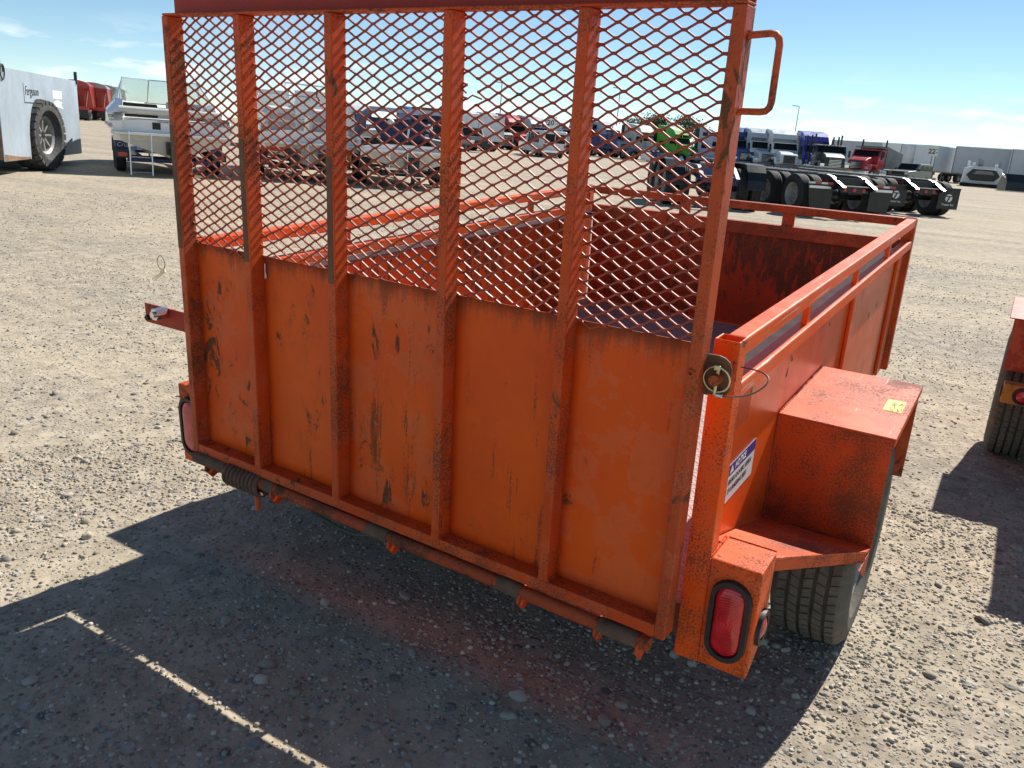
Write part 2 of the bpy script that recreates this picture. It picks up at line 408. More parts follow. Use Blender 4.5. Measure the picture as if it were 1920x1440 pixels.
# ------------------------------------------------------------------ mesh helpers
class MB:
    """collects shapes into one mesh"""
    def __init__(s): s.v, s.f, s.sm = [], [], []
    def add(s, vs, fs, smooth=False):
        o = len(s.v); s.v += [tuple(p) for p in vs]
        for f in fs: s.f.append(tuple(i + o for i in f)); s.sm.append(smooth)
        return s
    def box(s, a, b):
        (x0, y0, z0), (x1, y1, z1) = a, b
        return s.add([(x0,y0,z0),(x1,y0,z0),(x1,y1,z0),(x0,y1,z0),(x0,y0,z1),(x1,y0,z1),(x1,y1,z1),(x0,y1,z1)],
                     [(0,3,2,1),(4,5,6,7),(0,1,5,4),(1,2,6,5),(2,3,7,6),(3,0,4,7)])
    def bar(s, p, q, w, h, up=(0, 0, 1)):
        p, q = Vector(p), Vector(q); d = (q - p).normalized(); u = Vector(up)
        if abs(d.dot(u)) > 0.99: u = Vector((0, 1, 0))
        a = d.cross(u).normalized() * w / 2; b = a.cross(d).normalized() * h / 2
        vs = [p-a-b, p+a-b, p+a+b, p-a+b, q-a-b, q+a-b, q+a+b, q-a+b]
        return s.add(vs, [(0,1,2,3),(7,6,5,4),(4,5,1,0),(5,6,2,1),(6,7,3,2),(7,4,0,3)])
    def prism(s, poly, x0, x1, axis='x'):
        """poly in the other two axes (in order), extruded along axis"""
        n = len(poly)
        def P(t, a, b): return {'x': (t, a, b), 'y': (a, t, b), 'z': (a, b, t)}[axis]
        vs = [P(x0, *p) for p in poly] + [P(x1, *p) for p in poly]
        fs = [tuple(range(n - 1, -1, -1)), tuple(range(n, 2 * n))]
        for i in range(n): fs.append((i, (i + 1) % n, n + (i + 1) % n, n + i))
        return s.add(vs, fs)
    def cyl(s, p, q, r, n=12, r2=None, caps=True):
        p, q = Vector(p), Vector(q); d = (q - p).normalized()
        u = Vector((0, 0, 1)) if abs(d.z) < 0.9 else Vector((1, 0, 0))
        a = d.cross(u).normalized(); b = d.cross(a); r2 = r if r2 is None else r2
        vs = [p + (a * math.cos(t) + b * math.sin(t)) * r for t in [2*math.pi*i/n for i in range(n)]]
        vs += [q + (a * math.cos(t) + b * math.sin(t)) * r2 for t in [2*math.pi*i/n for i in range(n)]]
        s.add(vs, [(i, n + i, n + (i+1) % n, (i+1) % n) for i in range(n)], True)
        if caps: s.add(vs, [tuple(range(n)), tuple(range(2*n-1, n-1, -1))])
        return s
    def tube(s, pts, r, n=8, closed=False):
        pts = [Vector(p) for p in pts]; m = len(pts); rings = []
        ref = None
        for i, p in enumerate(pts):
            a = pts[(i - 1) % m] if (closed or i > 0) else p
            b = pts[(i + 1) % m] if (closed or i < m - 1) else p
            d = (b - a).normalized()
            if ref is None:
                ref = d.cross(Vector((0, 0, 1)))
                if ref.length < 0.1: ref = d.cross(Vector((0, 1, 0)))
            ref = (ref - d * ref.dot(d)).normalized(); e2 = d.cross(ref)
            rings.append([p + (ref * math.cos(2*math.pi*k/n) + e2 * math.sin(2*math.pi*k/n)) * r for k in range(n)])
        vs = [q for rg in rings for q in rg]; fs = []
        for i in range(m if closed else m - 1):
            j = (i + 1) % m
            for k in range(n): fs.append((i*n+k, i*n+(k+1) % n, j*n+(k+1) % n, j*n+k))
        s.add(vs, fs, True)
        if not closed: s.add(vs, [tuple(range(n-1, -1, -1)), tuple(range((m-1)*n, m*n))])
        return s
    def lathe(s, prof, n=32, axis='x', c=(0, 0, 0), smooth=True, closed=True):
        """prof = [(along axis, radius)...]"""
        vs = []
        for i in range(n):
            t = 2 * math.pi * i / n
            for a, r in prof:
                q = {'x': (a, r*math.cos(t), r*math.sin(t)), 'y': (r*math.cos(t), a, r*math.sin(t)), 'z': (r*math.cos(t), r*math.sin(t), a)}[axis]
                vs.append((q[0]+c[0], q[1]+c[1], q[2]+c[2]))
        k = len(prof); fs = []
        for i in range(n):
            j = (i + 1) % n
            for a in range(k if closed else k - 1):
                b = (a + 1) % k; fs.append((i*k+a, i*k+b, j*k+b, j*k+a))
        return s.add(vs, fs, smooth)
    def loft(s, secs, closed=False, caps=False, smooth=True):
        k = len(secs[0]); vs = [p for sc in secs for p in sc]; fs = []
        for i in range(len(secs) - 1):
            for a in range(k if closed else k - 1):
                b = (a + 1) % k; fs.append((i*k+a, i*k+b, (i+1)*k+b, (i+1)*k+a))
        s.add(vs, fs, smooth)
        if caps: s.add(vs, [tuple(range(k-1, -1, -1)), tuple(range((len(secs)-1)*k, len(secs)*k))])
        return s
    def xf(s, M): s.v = [tuple(M @ Vector(p)) for p in s.v]; return s
    def build(s, name, mat, parent=None, bevel=0.0, loc=None, ang=35, fix=True):
        me = bpy.data.meshes.new(name); me.from_pydata(s.v, [], s.f); me.update()
        if fix:
            bm = bmesh.new(); bm.from_mesh(me); bmesh.ops.recalc_face_normals(bm, faces=bm.faces); bm.to_mesh(me); bm.free()
        if any(s.sm):
            me.polygons.foreach_set('use_smooth', [bool(x) for x in s.sm])
            me.set_sharp_from_angle(angle=R(ang))
        me.materials.append(MAT[mat] if isinstance(mat, str) else mat)
        o = bpy.data.objects.new(name, me); col.objects.link(o)
        if parent is not None: o.parent = parent
        if loc is not None: o.location = loc
        if bevel > 0:
            b = o.modifiers.new("bevel", 'BEVEL'); b.width = bevel; b.segments = 2; b.limit_method = 'ANGLE'; b.angle_limit = R(40)
        return o

def tag(o, label=None, cat=None, group=None, kind=None):
    if label: o['label'] = label
    if cat: o['category'] = cat
    if group: o['group'] = group
    if kind: o['kind'] = kind
    return o

def empty(name, loc=(0, 0, 0), rz=0.0, rx=0.0):
    o = bpy.data.objects.new(name, None); o.empty_display_size = 0.2
    o.location = loc; o.rotation_euler = (rx, 0, rz); col.objects.link(o)
    return o

def heading(hx, hy): return math.atan2(-hx, hy)

def copy_tree(o, parent=None):
    c = o.copy(); col.objects.link(c); c.parent = parent
    for ch in [k for k in bpy.data.objects if k.parent == o]: copy_tree(ch, c)
    return c

def text_part(body, size, M, mat, parent, name="lettering", extrude=0.001, shear=0.0, align='LEFT', bold=0.0):
    cu = bpy.data.curves.new(name, 'FONT'); cu.body = body; cu.size = size; cu.extrude = extrude
    cu.shear = shear; cu.align_x = align; cu.offset = bold; cu.resolution_u = 2
    t = bpy.data.objects.new(name + "_tmp", cu); col.objects.link(t)
    bpy.context.view_layer.update()
    me = bpy.data.meshes.new_from_object(t.evaluated_get(bpy.context.evaluated_depsgraph_get()))
    bpy.data.objects.remove(t); bpy.data.curves.remove(cu)
    me.transform(M); me.materials.clear(); me.materials.append(MAT[mat]); me.name = name
    o = bpy.data.objects.new(name, me); col.objects.link(o); o.parent = parent
    return o

def frame_M(origin, ux, uy):
    ux, uy = Vector(ux).normalized(), Vector(uy).normalized(); uz = ux.cross(uy)
    M = Matrix((ux, uy, uz)).transposed().to_4x4(); M.translation = Vector(origin)
    return M

# ------------------------------------------------------------------ ground
def gh(x, y):
    r2 = (x + 1) ** 2 + (y - 2) ** 2
    fall = np.exp(-r2 / 180.0)
    h = (np.sin(x*1.7+0.3*y) * np.cos(y*1.3-0.2*x) * 0.006 + np.sin(x*4.1+1.3) * np.sin(y*3.7+0.4) * 0.004
         + np.sin(x*9.3+y*2.1) * np.sin(y*8.1-x*1.1) * 0.0022)
    return h * fall - 0.002

def axis_pts(lo, hi, step, far, n):
    mid = np.arange(lo, hi + 1e-6, step)
    g = np.geomspace(step, far, n).cumsum(); g = g / g[-1] * far
    return np.concatenate([lo - g[::-1], mid, hi + g])
gx_, gy_ = axis_pts(-9, 4.5, 0.06, 1800, 46), axis_pts(-2.5, 11, 0.06, 1800, 46)
XX, YY = np.meshgrid(gx_, gy_)
ZZ = gh(XX, YY)
nx, ny = len(gx_), len(gy_)
idx = np.arange(nx * ny).reshape(ny, nx)
quads = np.stack([idx[:-1, :-1], idx[:-1, 1:], idx[1:, 1:], idx[1:, :-1]], -1).reshape(-1, 4)
def np_mesh(name, V, F, mat, smooth=True, tone=None):
    me = bpy.data.meshes.new(name)
    k = F.shape[1]
    me.vertices.add(len(V)); me.vertices.foreach_set('co', V.astype(np.float32).ravel())
    me.loops.add(F.size); me.loops.foreach_set('vertex_index', F.astype(np.int32).ravel())
    me.polygons.add(len(F))
    me.polygons.foreach_set('loop_start', np.arange(0, F.size, k, dtype=np.int32))
    if smooth: me.polygons.foreach_set('use_smooth', np.ones(len(F), dtype=bool))
    me.update(calc_edges=True); me.validate()
    if tone is not None:
        at = me.color_attributes.new("tone", 'FLOAT_COLOR', 'POINT')
        at.data.foreach_set('color', np.c_[tone, np.ones(len(tone))].astype(np.float32).ravel())
    me.materials.append(MAT[mat])
    o = bpy.data.objects.new(name, me); col.objects.link(o)
    return o
ground = np_mesh("ground", np.stack([XX, YY, ZZ], -1).reshape(-1, 3), quads, 'ground')
tag(ground, "pale sandy gravel yard reaching to the horizon", "ground", kind="structure")

# loose gravel as real stones
def ico(sub):
    bm = bmesh.new(); bmesh.ops.create_icosphere(bm, subdivisions=sub, radius=1.0)
    V = np.array([v.co[:] for v in bm.verts]); F = np.array([[v.index for v in f.verts] for f in bm.faces]); bm.free()
    return V, F
TONES = 1.25 * np.array([1.05, 1.0, 0.90]) * np.array([[.13,.13,.135],[.20,.195,.19],[.27,.265,.255],[.34,.33,.31],[.42,.39,.34],[.33,.27,.20],[.52,.50,.47],[.22,.19,.16],[.17,.18,.19]])
TP = np.array([.07,.12,.17,.18,.17,.11,.09,.05,.04])
def scatter(name, n, r0, r1, smin, smax, sub, half=R(47), power=2.2, label=""):
    V0, F0 = ico(sub)
    vd = math.atan2(fw_.y, fw_.x)
    rad = np.sqrt(rng.uniform(r0 ** 2, r1 ** 2, n)); th = vd + rng.uniform(-half, half, n)
    px, py = CAM.x + rad * np.cos(th), CAM.y + rad * np.sin(th)
    # stones gather in drifts between the wheel tracks
    dens = 0.5 + 0.5 * np.sin(px*1.9+py*0.7) * np.sin(py*2.3-px*0.9+1.0) + 0.35 * np.sin(px*5.1) * np.sin(py*4.7+px)
    keep = rng.uniform(0, 1.0, n) < np.clip(0.35 + 0.65 * dens, 0.15, 1)
    px, py = px[keep], py[keep]; n = len(px)
    s = smin * (smax / smin) ** (rng.uniform(0, 1, n) ** power)
    sc = np.stack([s * rng.uniform(.8, 1.35, n), s * rng.uniform(.7, 1.1, n), s * rng.uniform(.42, .8, n)], -1)
    rough = rng.uniform(.72, 1.22, (n, len(V0), 1))
    P = V0[None] * rough * sc[:, None, :]
    a = rng.uniform(0, 2*np.pi, n); t = rng.normal(0, .25, n)
    ca, sa, ct, st = np.cos(a), np.sin(a), np.cos(t), np.sin(t)
    y1 = P[..., 1]*ct[:, None] - P[..., 2]*st[:, None]; z1 = P[..., 1]*st[:, None] + P[..., 2]*ct[:, None]
    x2 = P[..., 0]*ca[:, None] - y1*sa[:, None]; y2 = P[..., 0]*sa[:, None] + y1*ca[:, None]
    P = np.stack([x2 + px[:, None], y2 + py[:, None], z1 + (gh(px, py) + sc[:, 2]*0.25)[:, None]], -1)
    F = (F0[None] + (np.arange(n) * len(V0))[:, None, None]).reshape(-1, 3)
    tone = (0.68 * TONES[rng.choice(len(TONES), n, p=TP)] + 0.32 * np.array([.43, .37, .285])) * rng.uniform(.82, 1.18, (n, 1))
    o = np_mesh(name, P.reshape(-1, 3), F, 'stone', True, np.repeat(tone, len(V0), 0))
    tag(o, label, "gravel", kind="stuff")
    return o
scatter("gravel", 70000, 0.75, 3.6, 0.0023, 0.0090, 1, label="fine loose gravel scattered round the orange trailer")
scatter("gravel", 32000, 3.6, 8.5, 0.0034, 0.0095, 1, half=R(42), label="coarser loose gravel spread across the open yard")
scatter("gravel", 16000, 8.5, 15, 0.006, 0.013, 1, half=R(40), label="far stones lying on the yard before the boats")
scatter("gravel", 1100, 0.8, 4.5, 0.008, 0.021, 2, label="larger rounded pebbles lying round the trailer", power=2.4)

# ------------------------------------------------------------------ the orange trailer
TILT = R(3.03)
def trailer_root(name, loc):
    return empty(name, loc, 0.0, TILT)

TX = trailer_root("utility_trailer", (0, 0, 0.38))
tag(TX, "rusty orange utility trailer with tall mesh tailgate standing upright", "trailer")

X, LEN = 0.79, 2.456
WX = 0.757                       # wall sheet
FZ = 0.03                        # floor level
fl = MB().box((-0.7496, 0.02, FZ - 0.006), (0.7496, LEN - 0.04, FZ)).build("floor", 'checker', TX)
# under-frame
for sx in (-0.42, 0.42):
    MB().box((sx - 0.03, 0.03, -0.10), (sx + 0.03, LEN - 0.05, FZ - 0.008)).build("frame_rail", 'rust', TX)
for yy in (0.5, 1.1, 1.7):
    MB().box((-0.72, yy, -0.045), (0.72, yy + 0.05, FZ - 0.009)).build("cross_member", 'rust', TX)
MB().box((-0.735, 0.024, -0.055), (0.735, 0.062, FZ - 0.007)).build("rear_sill", 'rust', TX)
MB().cyl((-0.80, 0.842, -0.1165), (0.80, 0.842, -0.1165), 0.028, 14).build("axle", 'rust', TX)
for sx in (-1, 1):
    MB().bar((sx*0.62, 1.1, -0.06), (sx*0.62, 0.5, -0.06), 0.045, 0.02).build("leaf_spring", 'rust', TX)
# tongue, coupler, jack
for sx in (-1, 1):
    MB().bar((sx*0.62, LEN - 0.03, -0.055), (sx*0.03, LEN + 1.15, -0.055), 0.05, 0.075).build("tongue_beam", 'orange_worn', TX)
MB().box((-0.05, LEN + 1.08, -0.07), (0.05, LEN + 1.30, 0.0)).build("coupler", 'rust', TX, 0.008)
jk = MB().cyl((0, LEN + 0.85, -0.62), (0, LEN + 0.85, 0.30), 0.026, 12).build("jack_tube", 'grey_steel', TX)
MB().cyl((-0.07, LEN + 0.85, -0.628), (0.07, LEN + 0.85, -0.628), 0.012).cyl((0, LEN + 0.85, -0.632), (0, LEN + 0.85, -0.615), 0.07, 16).build("jack_foot", 'grey_steel', jk)
MB().tube([(0, LEN + 0.85, 0.30), (0, LEN + 0.85, 0.33), (0.12, LEN + 0.85, 0.33), (0.12, LEN + 0.85, 0.40)], 0.008).build("jack_crank", 'zinc', jk)

def hollow_post(x0, x1, y0, y1, z0, z1, name, mat, t=0.004):
    m = MB()
    o = [(x0, y0), (x1, y0), (x1, y1), (x0, y1)]; i = [(x0+t, y0+t), (x1-t, y0+t), (x1-t, y1-t), (x0+t, y1-t)]
    vs = [(a, b, z0) for a, b in o] + [(a, b, z1) for a, b in o] + [(a, b, z1) for a, b in i] + [(a, b, z1 - 0.12) for a, b in i]
    fs = [(3, 2, 1, 0)]
    for k in range(4):
        j = (k + 1) % 4
        fs += [(k, j, 4+j, 4+k), (4+k, 4+j, 8+j, 8+k), (8+k, 8+j, 12+j, 12+k)]
    fs.append((12, 13, 14, 15))
    m.add(vs, fs)
    return m.build(name, mat, TX, 0.0025, fix=False)

ZR, ZL = 0.622, 0.530
for sx in (-1, 1):
    a, b = sorted((sx * (X - 0.050), sx * X))
    if sx < 0: b = -0.7545
    hollow_post(a, b, 0.0, 0.047, -0.088, ZR, "corner_post", 'orange_post')
    hollow_post(a, b, LEN - 0.047, LEN, -0.05, ZR, "corner_post", 'orange_frame')
    w0, w1 = sorted((sx * WX, sx * (WX - 0.004)))
    wl = MB().box((w0, 0.047, -0.05), (w1, LEN - 0.047, ZL - 0.036)).build("side_wall", 'orange_side', TX)
    w0, w1 = sorted((sx * (WX - 0.0045), sx * (WX - 0.007)))
    MB().box((w0, 0.048, FZ), (w1, LEN - 0.05, ZL - 0.04)).build("wall_lining", 'orange_inside', wl)
    # vertical folds of the wall sheet and front channel
    for yy, ww in ((1.33, 0.05), (2.27, 0.11)):
        r0, r1 = sorted((sx * (WX + 0.001), sx * (WX + 0.013)))
        MB().box((r0, yy, -0.045), (r1, yy + ww, ZL - 0.04)).build("wall_rib", 'orange_side', wl, 0.003)
    a, b = sorted((sx * (X - 0.036), sx * (X - 0.001)))
    MB().box((a, 0.049, ZL - 0.035), (b, LEN - 0.049, ZL)).build("wall_rail", 'orange_rail', TX, 0.004)
    a, b = sorted((sx * 0.690, sx * (X - 0.038)))
    MB().box((a, 0.049, ZL - 0.040), (b, LEN - 0.05, ZL - 0.034)).build("wall_ledge", 'ledge', TX)
    a, b = sorted((sx * (X - 0.040), sx * (X - 0.0015)))
    MB().box((a, 0.049, ZR - 0.036), (b, LEN - 0.049, ZR - 0.001)).build("top_rail", 'orange_rail', TX, 0.004)
    for yy in (0.60, 1.23, 1.83):
        a, b = sorted((sx * (X - 0.024), sx * (X - 0.010)))
        MB().box((a, yy, ZL - 0.001), (b, yy + 0.035, ZR - 0.034)).build("rail_stay", 'orange_rail', TX)

# front wall
fw = MB().box((-X + 0.052, LEN - 0.024, -0.05), (X - 0.052, LEN - 0.020, ZL - 0.06)).build("front_wall", 'orange_side', TX)
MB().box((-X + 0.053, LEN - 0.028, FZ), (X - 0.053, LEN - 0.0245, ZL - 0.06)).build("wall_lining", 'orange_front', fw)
MB().box((-X + 0.051, LEN - 0.046, ZL - 0.058), (X - 0.051, LEN - 0.004, ZL)).build("wall_rail", 'orange_worn', TX, 0.004)
MB().box((-X + 0.051, LEN - 0.044, ZR - 0.036), (X - 0.051, LEN - 0.008, ZR - 0.001)).build("top_rail", 'orange_worn', TX, 0.004)
for xx in (-0.27, 0.23):
    MB().box((xx, LEN - 0.030, ZL - 0.001), (xx + 0.055, LEN - 0.018, ZR - 0.034)).build("rail_stay", 'orange_worn', TX)

# fenders, wheels, gussets, light boxes
def oval(w, h, n=10):
    r = w / 2; pts = []
    for k in range(n + 1): t = math.pi * k / n; pts.append((r*math.cos(t), h/2 - r + r*math.sin(t)))
    for k in range(n + 1): t = math.pi + math.pi * k / n; pts.append((r*math.cos(t), -h/2 + r + r*math.sin(t)))
    return pts

def wheel(parent, c, sx, R0=0.345, W=0.205, name="wheel"):
    w2 = W / 2
    prof = [(-w2*.62, R0*.60), (-w2*.96, R0*.72), (-w2, R0*.82), (-w2*.95, R0*.925), (-w2*.84, R0*.972)]
    xs = np.linspace(-w2*.80, w2*.80, 6)
    for i in range(5):
        a, b = xs[i] + .0045, xs[i+1] - .0045
        za = R0 * (1 - 0.012 * abs(a / w2) ** 2); zb = R0 * (1 - 0.012 * abs(b / w2) ** 2)
        if i > 0: prof.append((a - .0005, R0 - .010))
        prof += [(a, za), (b, zb)]
        if i < 4: prof.append((b + .0005, R0 - .010))
    prof += [(w2*.84, R0*.972), (w2*.95, R0*.925), (w2, R0*.82), (w2*.96, R0*.72), (w2*.62, R0*.60)]
    base = MB().lathe([(a * sx, r) for a, r in prof], 72)
    # shoulder sipes as slim raised blocks between cuts
    nb = 64
    for k in range(nb):
        t0 = 2*math.pi*(k+.10)/nb; t1 = 2*math.pi*(k+.86)/nb
        for i in (0, 1, 2, 3, 4):
            a, b = xs[i] + .0055, xs[i+1] - .0055
            sk = 0.012 * (1 if i % 2 else -1)
            vs = []
            for rr in (R0 - .006, R0 + .0035):
                for (t, xx, s_) in ((t0, a, 0), (t0, b, sk), (t1, b, sk), (t1, a, 0)):
                    q = rr * (1 - 0.012 * abs(xx / w2) ** 2); tt = t + s_ * 2
                    vs.append((xx * sx, q*math.cos(tt), q*math.sin(tt)))
            base.add(vs, [(0,1,2,3),(7,6,5,4),(4,5,1,0),(5,6,2,1),(6,7,3,2),(7,4,0,3)])
    e_ = base.build(name, 'tyre_dusty', parent, loc=c)
    o = w2 * 0.62 * sx
    MB().lathe([(o*.2, R0*.20), (o*.35, R0*.34), (o*.15, R0*.50), (o*1.0, R0*.56), (o*1.25, R0*.615), (o*1.05, R0*.625), (-o, R0*.61), (-o*1.0, R0*.56), (0, R0*.5), (0, R0*.2)], 36).build("rim", 'rim_grey', e_)
    MB().cyl((o*.1, 0, 0), (o*1.1, 0, 0), R0*.17, 16).build("hub_cap", 'grey_steel', e_)
    for k in range(5):
        t = 2*math.pi*k/5
        MB().cyl((o*.3, R0*.27*math.cos(t), R0*.27*math.sin(t)), (o*.62, R0*.27*math.cos(t), R0*.27*math.sin(t)), .011, 6).build("wheel_nut", 'zinc', e_)
    return e_

FTOP = 0.308
for sx in (1, -1):
    f = MB()
    def S(a, b): return sorted((sx*a, sx*b))
    xa, xb = S(WX + 0.002, 1.037)
    fy = 0.548 if sx > 0 else 0.70  # hidden left fender shortened, without gusset, to shape the ground shadow
    f.box((xa, fy, FTOP - 0.004), (xb, 1.043, FTOP))                     # top
    l0, l1 = S(1.033, 1.037); f.box((l0, fy + 0.001, FTOP - 0.022), (l1, 1.042, FTOP - 0.0045))   # lip
    fo = f.build("fender", 'orange_fender', TX, 0.0035)
    xa, xb = S(WX + 0.003, 1.0325)
    MB().box((xa, fy + 0.002, 0.0 if sx > 0 else 0.17), (xb, fy + 0.006, FTOP - 0.0045)).build("fender_back", 'orange_speckled', fo)
    MB().box((xa, 1.036, 0.02), (xb, 1.040, FTOP - 0.0045)).build("fender_front", 'orange_worn', fo)
    ga, gb = 0.108, 0.549
    if sx > 0:
      gp = [(WX + .004, ga, .150), (0.893, ga, .150), (1.031, 0.47, .040), (1.031, gb, .012), (WX + .004, gb, .012)]
      n_ = len(gp)
      MB().add([(sx*a_, b_, c_) for a_, b_, c_ in gp] + [(sx*a_, b_, c_ - .006) for a_, b_, c_ in gp],
               [tuple(range(n_)), tuple(range(2*n_ - 1, n_ - 1, -1))] + [(k, (k+1) % n_, n_ + (k+1) % n_, n_ + k) for k in range(n_)]).build("fender_gusset", 'orange_fender', fo)
      MB().add([(sx*.893, ga, .1435), (sx*1.031, .47, .0335), (sx*1.031, .47, .010), (sx*.893, ga, .118), (sx*.890, ga + .002, .1435), (sx*1.028, .473, .0335), (sx*1.028, .473, .010), (sx*.890, ga + .002, .118)],
               [(0, 1, 2, 3), (7, 6, 5, 4), (0, 4, 5, 1), (1, 5, 6, 2), (2, 6, 7, 3), (3, 7, 4, 0)]).build("gusset_lip", 'orange_frame', fo)
      MB().prism([(0.40, 0.02), (0.549, 0.006), (0.549, -0.050), (0.52, -0.056)], sx*1.027, sx*1.031, 'x').build("gusset_plate", 'rust_tube', fo)
    # light box: five sheets and a slanted bottom
    lx0, lx1 = S(X + 0.0006, 0.897)
    lb = MB().prism([(0.002, -0.088), (0.002, 0.166), (0.108, 0.166), (0.108, -0.035)], lx0, lx1, 'x').build("light_box", 'orange_post', TX, 0.004)
    cx = sx * 0.845
    og, ig = oval(0.086, 0.192), oval(0.062, 0.166)
    n = len(og); m = MB(); zc = 0.037
    vs = [(cx + a, 0.0015, zc + b) for a, b in og] + [(cx + a*.97, -0.011, zc + b*.985) for a, b in og] + [(cx + a*1.02, -0.011, zc + b*1.01) for a, b in ig] + [(cx + a, -0.003, zc + b) for a, b in ig]
    fs = []
    for r_ in range(3):
        for k in range(n): fs.append((r_*n+k, r_*n+(k+1) % n, (r_+1)*n+(k+1) % n, (r_+1)*n+k))
    m.add(vs, fs, True)
    g = m.build("tail_light_grommet", 'rubber', lb, fix=True, ang=50)
    m = MB(); rings = []
    for k_, yy in ((1.0, -0.0035), (0.94, -0.0085), (0.75, -0.0115), (0.4, -0.013), (0.02, -0.0135)):
        rings.append([(a*k_, yy, b*k_) for a, b in ig])
    m.loft(rings, closed=True)
    ln = m.build("tail_light_lens", 'red_lens', lb, ang=70, loc=(cx, 0, zc))
    # round side marker
    xm = sx * 0.897
    m = MB().lathe([(0.0, 0.040), (sx*0.009, 0.039), (sx*0.009, 0.027), (sx*0.002, 0.026)], 28, 'x', (xm, 0.058, 0.012), closed=False)
    m.build("side_marker_grommet", 'rubber', lb)
    m = MB().lathe([(0.002*sx, 0.0265), (sx*0.008, 0.022), (sx*0.012, 0.010), (sx*0.013, 0.0005)], 24, 'x', (xm, 0.058, 0.012), closed=False)
    m.build("side_marker_lens", 'red_lens', lb)
    wheel(TX, (sx*0.905, 0.842, -0.1165), sx, R0=0.308)

def weld(p, q, r, parent, mat='orange_worn'):
    p, q = Vector(p), Vector(q); n = max(4, int((q - p).length / (r * 0.9))); m = MB(); secs = []
    d = (q - p).normalized(); u = d.cross(Vector((0.3, 0.5, 0.81))).normalized(); w = d.cross(u)
    for k in range(n + 1):
        c_ = p + (q - p) * k / n; rr = r * (0.8 + 0.35 * (k % 2) + random.uniform(-.15, .15))
        secs.append([c_ + (u * math.cos(t) + w * math.sin(t)) * rr for t in [2*math.pi*j/7 for j in range(7)]])
    m.loft(secs, closed=True, caps=True)
    return m.build("weld_bead", mat, parent)
for sx in (1, -1):
    weld((sx*(X + .004), 0.1085, 0.165), (sx*0.895, 0.1085, 0.165), 0.0032, TX, 'rust_tube')
    weld((sx*(X + .0005), 0.0005, 0.166), (sx*(X + .0005), 0.0005, -0.085), 0.0018, TX, 'orange_post')
    weld((sx*(X - .001), 0.003, 0.167), (sx*(X - .001), 0.106, 0.167), 0.0028, TX, 'orange_post')
    if sx < 0: continue
    weld((sx*(WX + .006), 0.5475, 0.014), (sx*1.026, 0.5475, 0.014), 0.0032, TX, 'rust_tube')
    weld((sx*(WX + .003), 0.551, 0.012), (sx*(WX + .003), 0.551, 0.300), 0.0030, TX, 'rust_tube')
    weld((sx*(WX + .002), 0.560, FTOP), (sx*(WX + .002), 1.035, FTOP), 0.0030, TX, 'rust_tube')
# ---- tailgate: rails are the part, everything else hangs on it
PA, PD, GW, GH = 0.0232, 0.045, 1.5, 1.180
PX = [0.0, 0.2699, 0.5682, 0.8957, 1.1969, GW - PA]
tg = MB()
tg.box((PA, 0.0008, 0.0), (GW - PA, PD - 0.001, 0.0275))                 # bottom rail
tgo = tg.build("tailgate", 'orange_frame', TX, 0.0025)
MB().box((0.0005, 0.0008, GH + 0.0005), (GW - 0.0005, PD + 0.003, GH + 0.0060)).build("gate_top_rail", 'orange_frame', tgo, 0.0025)
tgo.location = (-0.7508, -0.0686, 0.0068)
tgo.rotation_euler = (-0.0183, -0.0008, -0.023)
for i, px in enumerate(PX):
    MB().box((px, 0, 0.0 if i in (0, 5) else 0.0005), (px + PA, PD, GH)).build("gate_post", 'orange_frame' if i not in (0, 5) else 'orange_worn', tgo, 0.0028)
SZ = 0.6125
for px in PX:
    for xx in (px - 0.0006, px + PA + 0.0006):
        if 0.01 < xx < GW - 0.01: weld((xx, 0.003, 0.0285), (xx, PD - 0.004, 0.0285), 0.0024, tgo, 'orange_worn')
for zz in (1.1355, 1.0195):
    weld((1.4995, 0.018, zz), (1.4995, 0.030, zz), 0.0065, tgo, 'orange_worn')
for i in range(5):
    x0, x1 = PX[i] + PA - 0.004, PX[i+1] + 0.004
    # sheet with slight oil-canning
    nxs, nzs = 10, 18; secs = []
    for b in range(nzs + 1):
        row = []
        for a in range(nxs + 1):
            u, w = a / nxs, b / nzs
            d = 0.003 * math.sin(math.pi*u) * math.sin(math.pi*w*1.3 + i) + 0.0012 * math.sin(7*u + 3*i) * math.sin(9*w)
            row.append((x0 + (x1-x0)*u, PD - 0.004 + d * (1 if i % 2 else -0.7), 0.022 + (SZ - 0.022) * w))
        secs.append(row)
    m = MB(); m.loft(secs)
    o = m.build("gate_panel", 'orange_panel_b' if i in (0, 2) else ('orange_panel' if i in (1, 3) else 'orange_panel_b'), tgo, fix=False)
    so = o.modifiers.new("thickness", 'SOLIDIFY'); so.thickness = 0.003; so.offset = -1
# top plate above the rail
MB().box((-0.004, PD - 0.002, GH + 0.0062), (GW - 0.002, PD + 0.003, GH + 0.17)).build("gate_top_plate", 'orange_red', tgo)
# grab handle on the gate's side
hp = [(1.498, .024, 1.1355), (1.536, .024, 1.1385), (1.545, .024, 1.137), (1.5505, .024, 1.130), (1.5525, .024, 1.121), (1.5525, .024, 1.035), (1.5505, .024, 1.027), (1.545, .024, 1.0215), (1.536, .024, 1.020), (1.498, .024, 1.0195)]
MB().tube(hp, 0.0058, 10).build("grab_handle", 'orange_worn', tgo)
# hook plate on the far side
MB().prism([(0.006, 1.14), (0.038, 1.14), (0.038, 0.98), (0.026, 0.96), (0.006, 1.00)], -0.007, -0.001, 'x').build("hook_plate", 'orange_worn', tgo, 0.003)

